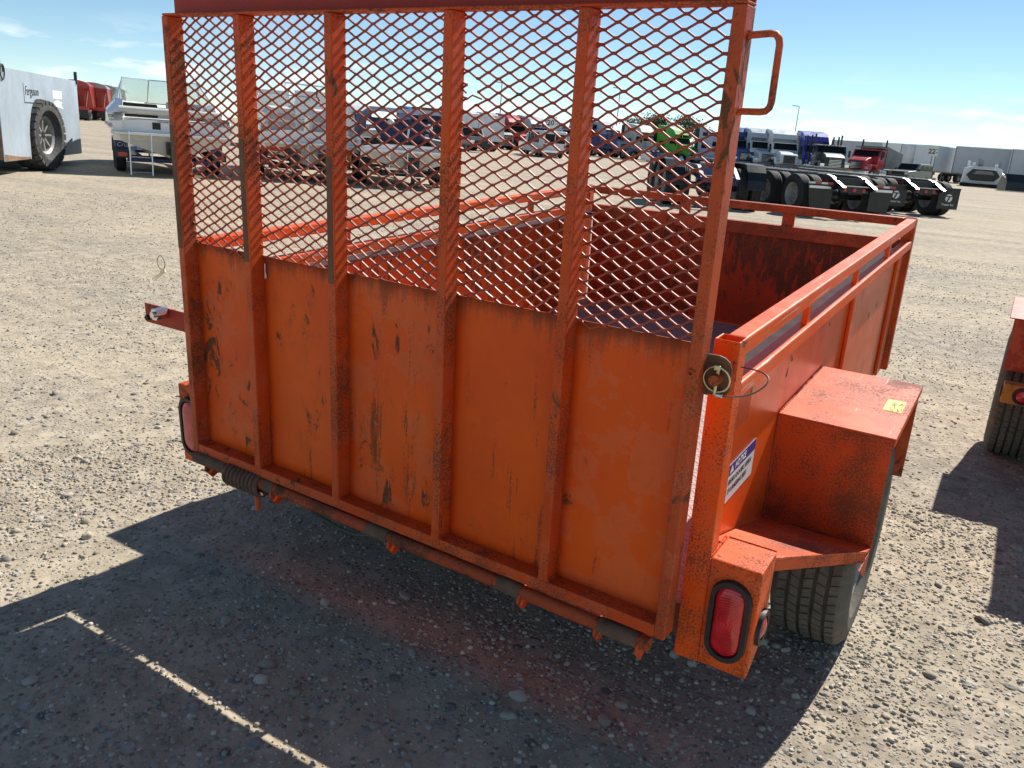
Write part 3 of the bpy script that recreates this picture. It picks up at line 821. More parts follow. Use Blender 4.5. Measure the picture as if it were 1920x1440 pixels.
# expanded metal: strand by strand
LW, SW = 0.0508, 0.0254
def mesh_bay(i):
    x0, x1 = PX[i] + PA * 0.3, PX[i+1] + PA * 0.7
    z0, z1 = SZ - 0.012, GH + 0.01
    m = MB(); rs = random.Random(50 + i)
    sag = {0: 0.002, 1: 0.018, 2: 0.040, 3: 0.036, 4: 0.004}[i]
    crump = {0: 0.010, 1: 0.009, 2: 0.004, 3: 0.003, 4: 0.002}[i]
    def P(x, z):
        u = (x - x0) / (x1 - x0); hgt = (z - z0)
        k = math.exp(-hgt / 0.07)
        y = PD - 0.004 + sag * 0.9 * k * math.sin(math.pi * min(max(u, 0), 1)) + 0.0025 * math.sin(9*x + 14*z + i)
        y += crump * math.sin(55 * z + i) * math.exp(-u / 0.12)
        x = x + 0.0012 * math.sin(61*z + 37*x + i); z = z + 0.0010 * math.sin(83*x + 29*z)
        zz = z - sag * 0.55 * k * math.sin(math.pi * min(max(u, 0), 1))
        return Vector((x, y, max(zz, z0 - 0.004)))
    gone = {1: [(0.52, 1.005), (0.535, 0.99), (0.55, 1.0)], 3: [(0.935, 1.035), (0.945, 1.02), (0.93, 1.05)]}.get(i, [])
    rows = int((z1 - z0) / (SW / 2)) + 1
    cols = int((x1 - x0) / (LW / 2)) + 2
    for r_ in range(rows):
        for c_ in range(-1, cols):
            if (r_ + c_) % 2: continue
            a = (x0 + c_ * LW / 2, z0 + r_ * SW / 2)
            for sgn in (1, -1):
                b = (a[0] + sgn * LW / 2, a[1] + SW / 2)
                if not (x0 - .001 <= a[0] <= x1 + .001 and x0 - .001 <= b[0] <= x1 + .001 and b[1] <= z1): continue
                mx, mz = (a[0] + b[0]) / 2, (a[1] + b[1]) / 2
                if any(abs(mx - g_[0]) < .012 and abs(mz - g_[1]) < .008 for g_ in gone): continue
                # knuckle, strand, knuckle
                dx, dz = b[0] - a[0], b[1] - a[1]
                k1 = (a[0] + dx*.13, a[1] + dz*.05); k2 = (b[0] - dx*.13, b[1] - dz*.05)
                pa, p1, p2, pb = P(*a), P(*k1), P(*k2), P(*b)
                tw = Vector((0, .0018, 0)) * sgn
                m.bar(p1 - tw*.4, p2 + tw*.4, 0.0035, 0.0038, up=(0, 1, 0))
                m.bar(pa, p1, 0.0052, 0.0042, up=(0, 1, 0)); m.bar(p2, pb, 0.0052, 0.0042, up=(0, 1, 0))
    if gone:
        gx0, gz0 = gone[0]
        m.tube([P(gx0 - .02, gz0 + .016), P(gx0 - .014, gz0 + .002) + Vector((0, -.006, 0)), P(gx0, gz0 - .006) + Vector((0, -.012, 0))], 0.0019, 5)
        m.tube([P(gx0 + .03, gz0 - .016), P(gx0 + .012, gz0 - .010) + Vector((0, -.008, 0)), P(gx0 + .0, gz0 - .018) + Vector((0, -.01, 0))], 0.0019, 5)
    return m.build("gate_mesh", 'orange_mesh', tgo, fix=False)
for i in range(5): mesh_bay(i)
# rub strips of bare rusty steel along the left posts
for px, za, zb in ((PX[0], 0.60, 0.92), (PX[1], 0.60, 0.90), (PX[2], 0.59, 0.88)):
    MB().box((px + 0.0015, -0.0009, za), (px + PA*0.80, 0.0002, zb)).build("rub_strip", 'brown_steel', tgo)
# bolt with a washer ring on the right post
MB().lathe([(-0.0025, 0.0035), (-0.004, 0.004), (-0.004, 0.006), (0, 0.008)], 16, 'y', (GW - PA*0.62, 0, 0.568), closed=False).build("bolt", 'orange_worn', tgo)
# remains of a torn white label in the second bay
MB().prism([(0.3045, 0.596), (0.3085, 0.594), (0.3075, 0.575), (0.3115, 0.562), (0.3085, 0.556), (0.3045, 0.556)], PD - 0.0105, PD - 0.0098, 'y').build("label_scrap", 'white_vinyl', tgo)

# hinge tube, brackets and lift spring
HY, HZ = -0.070, -0.016
ht = MB().cyl((-0.735, HY, HZ + 0.008), (0.715, HY - 0.018, HZ - 0.008), 0.0160, 16).build("hinge_tube", 'rust_tube', TX)
for xa, xb in ((-0.735, -0.60), (-0.44, -0.40), (-0.06, 0.01), (0.34, 0.40), (0.60, 0.69)):
    t0 = (xa + .735) / 1.45; t1 = (xb + .735) / 1.45
    MB().cyl((xa, HY - .018*t0, HZ + .008 - .016*t0), (xb, HY - .018*t1, HZ + .008 - .016*t1), 0.0180, 16).build("hinge_sleeve", 'rust', ht)
for xx in (-0.682, -0.602, -0.408, 0.014, 0.398, 0.592, 0.690):
    t0 = (xx + .735) / 1.45; zc = HZ + .008 - .016*t0; yc = HY - .018*t0
    MB().prism([(yc - 0.012, zc + 0.012), (yc + 0.092, zc + 0.004), (yc + 0.092, zc - 0.016), (yc + 0.006, zc - 0.052), (yc - 0.019, zc - 0.022)], xx, xx + 0.006, 'x').build("hinge_bracket", 'orange_frame', TX, 0.001)
pts = []
for k in range(9 * 16 + 1):
    t = 2*math.pi*k/16; xx = -0.592 + 0.140 * k / (9*16)
    pts.append((xx, HY - 0.001 + 0.0270*math.cos(t), HZ - 0.004 + 0.0270*math.sin(t)))
sp_ = MB().tube(pts, 0.0072, 7).build("lift_spring", 'rust', ht)
MB().cyl((-0.470, HY - .010, HZ - 0.028), (-0.468, HY - 0.012, HZ - 0.078), 0.0075, 10).build("spring_leg", 'orange_worn', ht)
# drooping light wire under the sill
pts = []
for k in range(25):
    u = k / 24; pts.append((-0.56 + 0.44*u, 0.10 + .02*math.sin(5*u), -0.10 - 0.105 * math.sin(math.pi * (0.12 + 0.80*u)) + .01*u))
MB().tube(pts, 0.0045, 6).build("light_wire", 'green_wire', TX)

# latch on the right: plate, pin, lynch ring, tether
lp = MB()
pl = [(0.7425, 0.529), (0.7425, 0.606), (0.771, 0.607), (0.783, 0.604), (0.792, 0.597), (0.797, 0.585), (0.798, 0.545), (0.793, 0.536), (0.775, 0.531)]
lat = lp.prism(pl, -0.057, -0.052, 'y').build("latch_plate", 'brown_steel', TX, 0.0012)
pc = Vector((0.774, -0.066, 0.5655))
MB().cyl((pc.x, -0.001, pc.z), (pc.x, -0.082, pc.z), 0.0105, 18).build("latch_pin", 'rust_tube', lat)
rg = [(pc.x + 0.0245*math.cos(t), pc.y - 0.003*math.sin(t), pc.z - 0.001 + 0.0245*math.sin(t)) for t in [2*math.pi*k/40 for k in range(40)]]
MB().tube(rg, 0.0018, 8, True).build("lynch_ring", 'yellow_zinc', lat)
MB().cyl((pc.x + .001, -0.066, pc.z + 0.026), (pc.x - .001, -0.066, pc.z - 0.030), 0.0034, 10).build("lynch_pin", 'yellow_zinc', lat)
MB().box((pc.x - .006, -0.073, pc.z + 0.017), (pc.x + .006, -0.062, pc.z + 0.027)).build("lynch_head", 'yellow_zinc', lat, 0.0015)
cb = [(0.776, -0.066, 0.535), (0.790, -0.064, 0.535), (0.808, -0.052, 0.535), (0.832, -0.032, 0.540), (0.848, -0.010, 0.553), (0.848, 0.008, 0.562), (0.836, 0.020, 0.567), (0.818, 0.026, 0.568), (0.800, 0.028, 0.568), (0.789, 0.028, 0.568)]
def smooth_path(p, n=5):
    p = [Vector(q) for q in p]; out = []
    for i in range(len(p) - 1):
        a, b, c, d = p[max(i-1, 0)], p[i], p[i+1], p[min(i+2, len(p)-1)]
        for k in range(n):
            t = k / n
            out.append(0.5 * ((2*b) + (c-a)*t + (2*a-5*b+4*c-d)*t*t + (3*b-a-3*c+d)*t**3))
    out.append(p[-1]); return out
MB().tube(smooth_path(cb), 0.0016, 6).build("tether_cable", 'cable', lat)
MB().cyl((0.776, -0.066, 0.535), (0.788, -0.0645, 0.535), 0.0042, 10).build("cable_ferrule", 'chrome', lat)
# left-hand latch ring and the bracket arm with a bright nut
MB().tube([(-0.845 + 0.016*math.cos(t), -0.05, 0.55 + 0.020*math.sin(t)) for t in [2*math.pi*k/24 for k in range(24)]], 0.0016, 6, True).build("latch_ring", 'yellow_zinc', TX)
MB().bar((-0.83, -0.05, 0.532), (-0.885, -0.055, 0.498), 0.004, 0.003).bar((-0.832, -0.048, 0.527), (-0.872, -0.052, 0.500), 0.003, 0.003).build("latch_clip", 'zinc', TX)
ba = MB().box((-1.06, 0.028, 0.325), (-0.792, 0.034, 0.385)).build("bracket_arm", 'orange_red', TX, 0.001)
MB().lathe([(-0.001, 0.0), (-0.001, 0.0085), (-0.012, 0.0085), (-0.012, 0.0)], 12, 'y', (-1.043, 0.029, 0.342)).build("bolt_hole", 'ink', ba)
MB().cyl((-0.958, 0.027, 0.372), (-0.958, -0.012, 0.372), 0.019, 6).cyl((-0.958, -0.0125, 0.372), (-0.958, -0.020, 0.372), 0.010, 12).build("bright_nut", 'chrome', ba)

# notice on the right side wall
nx0 = WX + 0.0012
nt = MB().box((WX + 0.0004, 0.168, 0.208), (nx0, 0.362, 0.301)).build("notice_sticker", 'white_vinyl', TX)
MB().box((nx0 + 0.0001, 0.168, 0.274), (nx0 + 0.0006, 0.362, 0.301)).build("notice_band", 'notice_blue', nt)
text_part("NOTICE", 0.0215, frame_M((nx0 + 0.0011, 0.206, 0.2805), (0, 1, 0), (0, 0, 1)), 'white_vinyl', nt, extrude=0.0003, shear=0.12, bold=0.0002)
MB().prism([(0.172, 0.279), (0.199, 0.279), (0.1855, 0.298)], nx0 + 0.0007, nx0 + 0.0011, 'x').build("warning_triangle", 'white_vinyl', nt)
text_part("REAR DOORS OPEN", 0.0185, frame_M((nx0 + 0.0006, 0.173, 0.251), (0, 1, 0), (0, 0, 1)), 'ink', nt, extrude=0.0002, bold=0.0001)
text_part("TO RAISING BED", 0.0185, frame_M((nx0 + 0.0006, 0.173, 0.228), (0, 1, 0), (0, 0, 1)), 'ink', nt, extrude=0.0002, bold=0.0001)
# repainted patch, scrap of green tape, pale residue of an old decal
MB().box((WX + 0.0004, 0.047, 0.385), (WX + 0.0014, 0.26, 0.470)).build("repaint_patch", 'orange_frame', TX)
MB().prism([(0.255, 0.47), (0.268, 0.476), (0.262, 0.44), (0.252, 0.437)], WX + 0.0016, WX + 0.0026, 'x').build("green_tape", 'green_tag', TX)
# yellow lot sticker on the fender
ys = MB().box((0.974, 0.748, FTOP + 0.0003), (1.019, 0.846, FTOP + 0.0011)).build("lot_sticker", 'sticker_yellow', TX)
text_part("KC3-042C", 0.0185, frame_M((1.001, 0.752, FTOP + 0.0013), (0, 1, 0), (-1, 0, 0)), 'ink', ys, extrude=0.0002)
text_part("M23-3704", 0.0185, frame_M((0.0 + 1.0175, 0.752, FTOP + 0.0013), (0, 1, 0), (-1, 0, 0)), 'ink', ys, extrude=0.0002)

# ------------------------------------------------------------------ second trailer at the right edge
T2 = trailer_root("utility_trailer", (2.235, 2.33, 0.38))
tag(T2, "faded red trailer with tan light box parked beside the orange one", "trailer")
MB().box((-0.70, 0.05, -0.10), (0.70, 2.4, -0.03)).build("chassis_frame", 'rust', T2)
MB().box((-0.757, 0.047, -0.05), (-0.752, 2.41, 0.50)).build("side_wall", 'faded_red', T2)
MB().box((0.752, 0.047, -0.05), (0.757, 2.41, 0.50)).build("side_wall", 'faded_red', T2)
MB().box((-0.752, 0.02, 0.0), (0.752, 2.41, 0.02)).build("floor", 'checker', T2)
MB().box((-0.75, 2.405, 0.021), (0.75, 2.41, 0.50)).build("front_wall", 'faded_red', T2)
MB().box((-0.757, 0.0, 0.021), (0.757, 0.0465, 0.55)).build("tailgate", 'faded_red', T2)  # out of view; plate added to cast this trailer's ground shadow
fo = MB().box((-1.025, 0.52, 0.300), (-0.76, 1.08, 0.306)).build("fender", 'faded_red', T2, 0.003)
MB().box((-1.0, 0.521, 0.06), (-0.765, 0.526, 0.299)).build("fender_back", 'faded_red', fo)
MB().box((-1.0, 1.072, 0.06), (-0.765, 1.077, 0.299)).build("fender_front", 'faded_red', fo)
lb = MB().box((-0.985, 0.30, -0.035), (-0.77, 0.36, 0.055)).build("light_box", 'tan_box', T2, 0.004)
MB().lathe([(0.0, 0.040), (-0.008, 0.038), (-0.008, 0.030), (-0.001, 0.029)], 24, 'y', (-0.905, 0.2995, 0.008), closed=False).build("light_grommet", 'rubber', lb)
MB().lathe([(-0.001, 0.0295), (-0.008, 0.024), (-0.012, 0.010), (-0.013, 0.0005)], 24, 'y', (-0.905, 0.2995, 0.008), closed=False).build("light_lens", 'red_lens', lb)
MB().lathe([(0.0, 0.028), (-0.008, 0.026), (-0.010, 0.0005)], 20, 'x', (-0.985, 0.33, 0.01), closed=False).build("side_marker", 'rubber', lb)
wheel(T2, (-0.905, 0.80, -0.112), -1, R0=0.312)
wheel(T2, (0.905, 0.80, -0.112), 1, R0=0.312)
MB().cyl((-0.80, 0.80, -0.112), (0.80, 0.80, -0.112), 0.028, 14).build("axle", 'rust', T2)

# ------------------------------------------------------------------ grey water-tank cart on the left
def knobby_tyre(parent, c, sx, R0, W):
    w2 = W / 2
    m = MB().lathe([(-w2*.55*sx, R0*.52), (-w2*sx, R0*.70), (-w2*1.02*sx, R0*.82), (-w2*.86*sx, R0*.93), (0, R0*.95), (w2*.86*sx, R0*.93), (w2*1.02*sx, R0*.82), (w2*sx, R0*.70), (w2*.55*sx, R0*.52)], 64)
    nb = 26
    for k in range(nb):
        for row, (xa, xb, ph, sk) in enumerate(((-1.0, -.58, 0, .05), (-.52, -.06, .5, .05), (.06, .52, 0, -.05), (.58, 1.0, .5, -.05))):
            t0 = 2*math.pi*(k + ph + .08)/nb; t1 = 2*math.pi*(k + ph + .84)/nb; vs = []
            for dr in (0.90, 1.0):
                for t, xx, s_ in ((t0, xa, 0), (t0, xb, sk), (t1, xb, sk), (t1, xa, 0)):
                    q = R0 * (dr - 0.045 * abs(xx) ** 3); vs.append((xx*w2*sx, q*math.cos(t+s_), q*math.sin(t+s_)))
            m.add(vs, [(0,1,2,3),(7,6,5,4),(4,5,1,0),(5,6,2,1),(6,7,3,2),(7,4,0,3)])
    o = m.build("tyre", 'knob_tyre', parent, loc=c)
    MB().lathe([(w2*.45*sx, R0*.50), (w2*.62*sx, R0*.535), (w2*.50*sx, R0*.46), (w2*.1*sx, R0*.44), (0, R0*.2), (w2*.05*sx, 0.01), (-w2*.2*sx, 0.01), (-w2*.3*sx, R0*.5)], 40).build("rim", 'rim_grey', o)
    for k in range(8):
        t = 2*math.pi*k/8
        MB().bar((w2*.30*sx, R0*.12*math.cos(t), R0*.12*math.sin(t)), (w2*.36*sx, R0*.45*math.cos(t), R0*.45*math.sin(t)), R0*.085, R0*.06).build("spoke", 'rim_grey', o)
    return o
# local: +y along the panel away from the camera, +x out of the panel towards the camera side
ra, rb = Vector((-14.45, 6.50, 0)), Vector((-18.65, 10.48, 0))
hd = (rb - ra).normalized(); LENR = (rb - ra).length
RC = empty("tank_cart", ra, heading(hd.x, hd.y))
tag(RC, "pale grey steel tank cart on a big knobby tyre by the boats", "cart")
ytyre, arc = 2.42, 0.80
poly = [(0, 0.28), (0, 1.88), (LENR, 1.88), (LENR, 0.22), (ytyre + arc*0.98, 0.24)]
for k in range(0, 17):
    t = math.pi * k / 16; poly.append((ytyre + arc*.98*math.cos(t), 0.56 + 0.80*math.sin(t) - (0.30 if k in (0, 16) else 0)))
MB().prism(poly, -0.012, 0.0, 'x').build("side_panel", 'panel_steel', RC)
MB().box((-2.2, 0.0, 0.30), (-0.013, 0.012, 1.87)).build("end_panel", 'rust_edge', RC)
MB().box((-2.2, 0.013, 1.86), (-0.013, LENR, 1.872)).build("deck", 'panel_steel', RC)
MB().box((-2.2, 0.013, 0.42), (-2.188, LENR, 1.859)).build("side_panel", 'panel_steel', RC)
MB().box((-2.187, LENR - .012, 0.42), (-0.013, LENR, 1.859)).build("end_panel", 'panel_steel', RC)
MB().box((-1.9, 0.3, 0.34), (-0.95, LENR - .3, 0.62)).build("chassis_frame", 'dark_under', RC)
MB().prism([(0.02, 0.275), (1.58, 0.262), (1.58, 0.30), (0.9, 0.33), (0.02, 0.40)], 0.0005, 0.002, 'x').build("rust_stain", 'rust_edge', RC)
for yy in (0.12, LENR - 0.10):
    MB().box((-0.03, yy, 1.80), (0.03, yy + 0.05, 2.08)).box((-0.02, yy + 0.06, 1.84), (0.02, yy + 0.10, 2.0)).build("stake_pocket", 'black_paint', RC)
MB().tube([(0.02, 0.22 + 0.10*math.cos(t) + .012*t, 1.80 + 0.13*math.sin(t)) for t in [0.35*k for k in range(26)]], 0.012, 6).build("hose_coil", 'rubber', RC)
MB().box((0.0005, 1.50, 1.30), (0.003, 1.52, 1.67)).box((0.0005, 1.52, 1.30), (0.003, 2.42, 1.32)).build("plate_outline", 'ink', RC)
text_part("Ferguson", 0.25, frame_M((0.004, 1.56, 1.45), (0, 1, 0), (0, 0, 1)), 'ink', RC, extrude=0.002, shear=0.35, bold=-0.002)
MB().box((0.0005, 3.55, 1.43), (0.003, 4.32, 1.60)).build("sticker", 'white_vinyl', RC)
MB().prism([(3.6, 1.37), (3.95, 1.41), (4.35, 1.36), (4.2, 1.33), (4.4, 1.22), (4.1, 1.24), (3.85, 1.27), (3.65, 1.22), (3.62, 1.30)], 0.0005, 0.003, 'x').build("sticker_scrap", 'white_vinyl', RC)
kt = knobby_tyre(RC, (-0.06, ytyre, 0.70), 1, 0.70, 0.52)
kt.rotation_euler = (0, 0, R(-11))
kt2 = knobby_tyre(RC, (-2.05, ytyre, 0.70), -1, 0.70, 0.52)
MB().cyl((-2.0, ytyre, 0.70), (-0.1, ytyre, 0.70), 0.09).build("axle", 'dark_under', RC)

# ------------------------------------------------------------------ boats on trailers
def small_wheel(parent, c, sx, R0, W, name="wheel", rim='rim_grey', tread='tyre_black'):
    w2 = W / 2
    o = MB().lathe([(-w2*.7*sx, R0*.58), (-w2*sx, R0*.70), (-w2*sx, R0*.88), (-w2*.8*sx, R0*.985), (-w2*.3*sx, R0), (-w2*.26*sx, R0*.975), (w2*.26*sx, R0*.975), (w2*.3*sx, R0), (w2*.8*sx, R0*.985), (w2*sx, R0*.88), (w2*sx, R0*.70), (w2*.7*sx, R0*.58)], 36).build(name, tread, parent, loc=c)
    MB().lathe([(w2*.1*sx, 0.005), (w2*.1*sx, R0*.25), (w2*.3*sx, R0*.30), (w2*.25*sx, R0*.48), (w2*.72*sx, R0*.56), (w2*.62*sx, R0*.60), (-w2*.62*sx, R0*.60), (-w2*.62*sx, R0*.3), (-w2*.6*sx, 0.005)], 28).build("rim", rim, o)
    return o

def hull_secs(L, B, zk, zc, zg, n=15, flare=0.0, rake=0.0):
    secs = []
    for k in range(n):
        u = k / (n - 1); y = L * u
        w = B/2 * (1 - max(0, (u - .35) / .65) ** 2.3) * (0.97 + .03*min(1, u*4))
        w = max(w, 0.02); rise = max(0, (u - .5) / .5) ** 2.2
        k_ = zk + (zg - zk) * .75 * rise; c_ = zc + (zg - zc) * .45 * rise; g_ = zg + 0.22 * u ** 2
        s = [(0, y, k_), (w*.42, y, k_ + (c_-k_)*.50), (w*.84, y, c_), (w*.93, y, c_ + (g_-c_)*.35), (w*1.0, y, c_ + (g_-c_)*.62), (w*.99, y, g_)]
        secs.append([(-a, b, c) for a, b, c in s[:0:-1]] + s)
    return secs

def boat_trailer(loc, rz, paint, label, L=6.2, W=2.2, word=None):
    t = empty("boat_trailer", loc, rz); tag(t, label, "trailer")
    for sx in (-1, 1):
        MB().bar((sx*.62, -0.1, .33), (sx*.62, L*.72, .33), .07, .12).build("frame_rail", paint, t)
        MB().bar((sx*.62, L*.72, .33), (0, L*1.05, .36), .07, .12).build("frame_rail", paint, t)
        MB().bar((sx*.45, 0.1, .47), (sx*.45, L*.6, .50), .12, .05).build("bunk", 'grey_vinyl', t)
        for yy in (0.95, 1.75):
            small_wheel(t, (sx*(W/2 - .11), yy, .33), sx, .33, .21)
        f = [(0.45, .38), (0.50, .62), (0.72, .73), (2.0, .73), (2.22, .62), (2.27, .38), (2.22, .38), (2.17, .58), (1.97, .69), (.75, .69), (.55, .58), (.50, .38)]
        a, b = sorted((sx*(W/2 - .24), sx*(W/2)))
        fe = MB().prism(f, a, b, 'x').build("fender", paint, t)
        a, b = sorted((sx*(W/2 - .26), sx*(W/2 + .02)))
        MB().box((a, -.04, .34), (b, .02, .50)).build("tail_light_box", 'black_paint', t)
        a, b = sorted((sx*(W/2 - .20), sx*(W/2 - .02)))
        MB().box((a, -.055, .37), (b, -.041, .45)).build("tail_light", 'red_lens', t)
        a, b = sorted((sx*(W/2 - .25), sx*(W/2)))
        MB().box((a, .40, .40), (b, .444, .70)).build("fender_back", paint, fe)
    for yy in (0.0, 1.35, L*.7):
        MB().bar((-W/2 + .2, yy, .30), (W/2 - .2, yy, .30), .09, .07).build("cross_member", paint, t)
    MB().cyl((0, L*1.0, 0.0), (0, L*1.0, .5), .03).build("tongue_jack", 'grey_steel', t)
    if word: text_part(word, 0.13, frame_M((-W/2 + .02, .398, .55), (1, 0, 0), (0, 0, 1)), 'white_vinyl', t, extrude=.002, shear=.2)
    return t

def boat(loc, rz, label, kind, L=6.0, B=2.42, zk=.36, zc=.68, zg=1.20):
    t = empty("boat", loc, rz); tag(t, label, "boat", "boats on trailers in a row")
    secs = hull_secs(L, B, zk, zc, zg)
    lo = MB(); lo.loft([[s[i] for i in range(2, 9)] for s in secs]); lo.add(secs[0], [tuple(range(2, 9))])
    lo.build("hull_bottom", 'cream_gel', t, fix=False)
    up = MB(); up.loft([s[0:3] for s in secs]); up.loft([s[8:11] for s in secs])
    up.build("hull_side", 'gelcoat', t, fix=False)
    # transom upper part set a little forward of the platform
    s0 = secs[0]; zt = zg + .02
    MB().prism([(-B/2*.96, zc + .02), (B/2*.96, zc + .02), (B/2*.97, zg - .14), (B/2*.55, zg - .06), (-B/2*.55, zg - .06), (-B/2*.97, zg - .14)], 0.004, 0.05, 'y').build("transom", 'gelcoat', t)
    # deck and gunwale caps
    for sx in (-1, 1):
        d = MB(); A_ = []; 
        for s in secs:
            g = s[10]; w = g[0]
            inn = max(0.0, w - (.30 if g[1] < L*.55 else .30 + (g[1]-L*.55)*1.6))
            A_.append([(sx*w, g[1], g[2]), (sx*(w - .04), g[1], g[2] + .05), (sx*inn, g[1], g[2] + .06)])
        d.loft(A_); d.build("gunwale", 'gelcoat', t, fix=False)
        MB().tube([(sx*(s[9][0] + .005), s[9][1], s[9][2] - .01) for s in secs], .025, 6).build("rub_rail", 'grey_vinyl', t)
    MB().box((-B/2*.80, .10, zc + .04), (B/2*.80, L*.58, zc + .08)).build("cockpit_floor", 'vinyl', t)
    MB().box((-B/2*.74, L*.575, zc + .05), (B/2*.74, L*.60, zg + .22)).build("bulkhead", 'vinyl', t)
    pl = MB().prism([(-B/2*1.0, 0.0), (-B/2*.94, -.14), (-B/2*.6, -.20), (B/2*.6, -.20), (B/2*.94, -.14), (B/2*1.0, 0.0)], zc + .15, zc + .20, 'z').build("swim_platform", 'gelcoat', t, .015)
    # outdrive
    for xx in ((0.0,) if kind != 2 else (-.38, .38)):
        o = MB().box((xx - .16, -.22, zk + .10), (xx + .16, -.002, zk + .36)).box((xx - .10, -.42, zk - .02), (xx + .10, -.20, zk + .22)).prism([(-.44, zk), (-.14, zk), (-.18, zk - .22), (-.30, zk - .36), (-.40, zk - .22)], xx - .03, xx + .03, 'x').build("outdrive", 'black_paint', t, .01)
        m = MB().cyl((xx, -.50, zk - .12), (xx, -.36, zk - .12), .05, 12)
        for k in range(3):
            a = 2*math.pi*k/3; m.bar((xx + .04*math.cos(a), -.45, zk - .12 + .04*math.sin(a)), (xx + .15*math.cos(a), -.45, zk - .12 + .15*math.sin(a)), .09, .012, up=(.5, 1, 0))
        m.build("propeller", 'black_paint', o)
    # ladder
    lx = -B*.36 if kind == 1 else (-.05 if kind == 2 else -.55)
    lz0 = 0.02 if kind == 1 else .30
    ld = MB().cyl((lx, -.24, lz0), (lx, -.22, zc + .22), .015, 8).cyl((lx + .42, -.24, lz0), (lx + .42, -.22, zc + .22), .015, 8)
    for k in range(3): ld.cyl((lx, -.235, lz0 + .06 + .31*k), (lx + .42, -.235, lz0 + .06 + .31*k), .012, 8)
    ld.build("ladder", 'alu', t)
    if kind == 1:
        # aft bench bolster, quarter fairings, windscreen, dash
        MB().loft([[(xx, .12 + .10*math.cos(a), zg + .12 + .075*math.sin(a)) for a in [2*math.pi*k/12 for k in range(12)]] for xx in (-B*.42, -B*.2, 0, B*.2, B*.42)], closed=True, caps=True).build("aft_bolster", 'vinyl', t)
        MB().box((-B*.40, .24, zc + .10), (B*.40, .80, zc + .50)).build("bench_seat", 'vinyl', t, .04)
        for sx in (-1, 1):
            MB().loft([[(sx*B*.50, .0, zg - .12), (sx*B*.40, -.02, zg - .10), (sx*B*.40, -.02, zc + .22), (sx*B*.44, .0, zc + .22)],
                       [(sx*B*.51, .5, zg + .04), (sx*B*.38, .5, zg + .32), (sx*B*.37, .5, zg), (sx*B*.47, .5, zg)],
                       [(sx*B*.50, 1.5, zg + .08), (sx*B*.40, 1.5, zg + .36), (sx*B*.37, 1.5, zg + .1), (sx*B*.46, 1.5, zg + .1)],
                       [(sx*B*.48, 3.2, zg + .12), (sx*B*.41, 3.2, zg + .30), (sx*B*.38, 3.2, zg + .1), (sx*B*.46, 3.2, zg + .1)]], closed=True, caps=True).build("quarter_fairing", 'gelcoat', t)
            MB().box((sx*.30 - .10, -.002, zc + .28), (sx*.30 + .06, .003, zc + .42)).build("transom_speaker", 'ink', t)
        for k in range(4):
            for sx in (-1, 1):
                a, b = sorted((sx*B*.465, sx*B*.505)); MB().box((a, .02, zc + .26 + .09*k), (b, .9, zc + .285 + .09*k)).build("hull_vent_rib", 'gelcoat', t)
        ws = [(-B*.45, 1.5), (-B*.37, 2.7), (-B*.10, 3.15), (B*.10, 3.15), (B*.37, 2.7), (B*.45, 1.5)]
        for k in range(5):
            (xa, ya), (xb, yb) = ws[k], ws[k+1]
            za = zg + .30; ta = zg + (.33 if k == 0 else .82); tb = zg + (.33 if k == 4 else .82)
            MB().add([(xa, ya, za), (xb, yb, za), (xb*.90, yb - .42, tb), (xa*.90, ya - .42 * (1 if k else .3), ta)], [(0, 1, 2, 3)]).build("windscreen_pane", 'tinted_glass', t)
            MB().tube([(xa, ya, za), (xb, yb, za), (xb*.90, yb - .42, tb), (xa*.90, ya - .42 * (1 if k else .3), ta)], .016, 6, True).build("windscreen_frame", 'alu', t)
        MB().box((.15, 2.75, zg + .02), (B*.38, 2.95, zg + .36)).build("dash", 'grey_vinyl', t, .04)
        MB().lathe([(-.02, .17), (.0, .19), (.02, .17), (0, .155)], 24, 'y', (.55, 2.62, zg + .20)).build("steering_wheel", 'black_paint', t)
        MB().box((-B*.40, 2.75, zg - .1), (-.05, 2.95, zg + .28)).build("dash", 'dark_under', t, .03)
        MB().tube([(-.3, -.02, zg - .09), (.25, -.05, zg - .09), (.30, -.04, zg - .03), (.32, .05, zg + .16), (.5, .1, zg + .19)], .016, 6).build("grab_rail", 'alu', t)
    elif kind == 2:
        for xx in (-.58, .42):
            MB().loft([[(xx - .40, .1 + .55*u, zc + .2 + .0*u), (xx + .40, .1 + .55*u, zc + .2), (xx + .36, .1 + .55*u, zg + .26 + .06*u), (xx + .22, .1 + .55*u, zg + .40 + .05*u), (xx - .22, .1 + .55*u, zg + .40 + .05*u), (xx - .36, .1 + .55*u, zg + .26 + .06*u)] for u in (0, .5, 1)], closed=True, caps=True).build("seat_pod", 'vinyl', t)
            MB().box((xx - .30, .085, zc + .36), (xx + .30, .099, zg + .10)).build("seat_back_panel", 'grey_vinyl', t)
            MB().box((xx - .28, .08, zg + .16), (xx + .28, .098, zg + .28)).build("seat_back_panel", 'grey_vinyl', t)
        MB().box((-B/2*.95, -.008, zc - .02), (-.30, .003, zc + .07)).build("stripe", 'red_stripe', t)
        MB().box((.28, -.008, zc - .02), (B/2*.95, .003, zc + .07)).build("stripe", 'red_stripe', t)
        MB().add([(-.9, 2.6, zg + .2), (.9, 2.6, zg + .2), (.75, 2.2, zg + .75), (-.75, 2.2, zg + .75)], [(0, 1, 2, 3)]).build("windscreen_pane", 'tinted_glass', t)
        MB().tube([(-.9, 2.6, zg + .2), (.9, 2.6, zg + .2), (.75, 2.2, zg + .75), (-.75, 2.2, zg + .75)], .018, 6, True).build("windscreen_frame", 'alu', t)
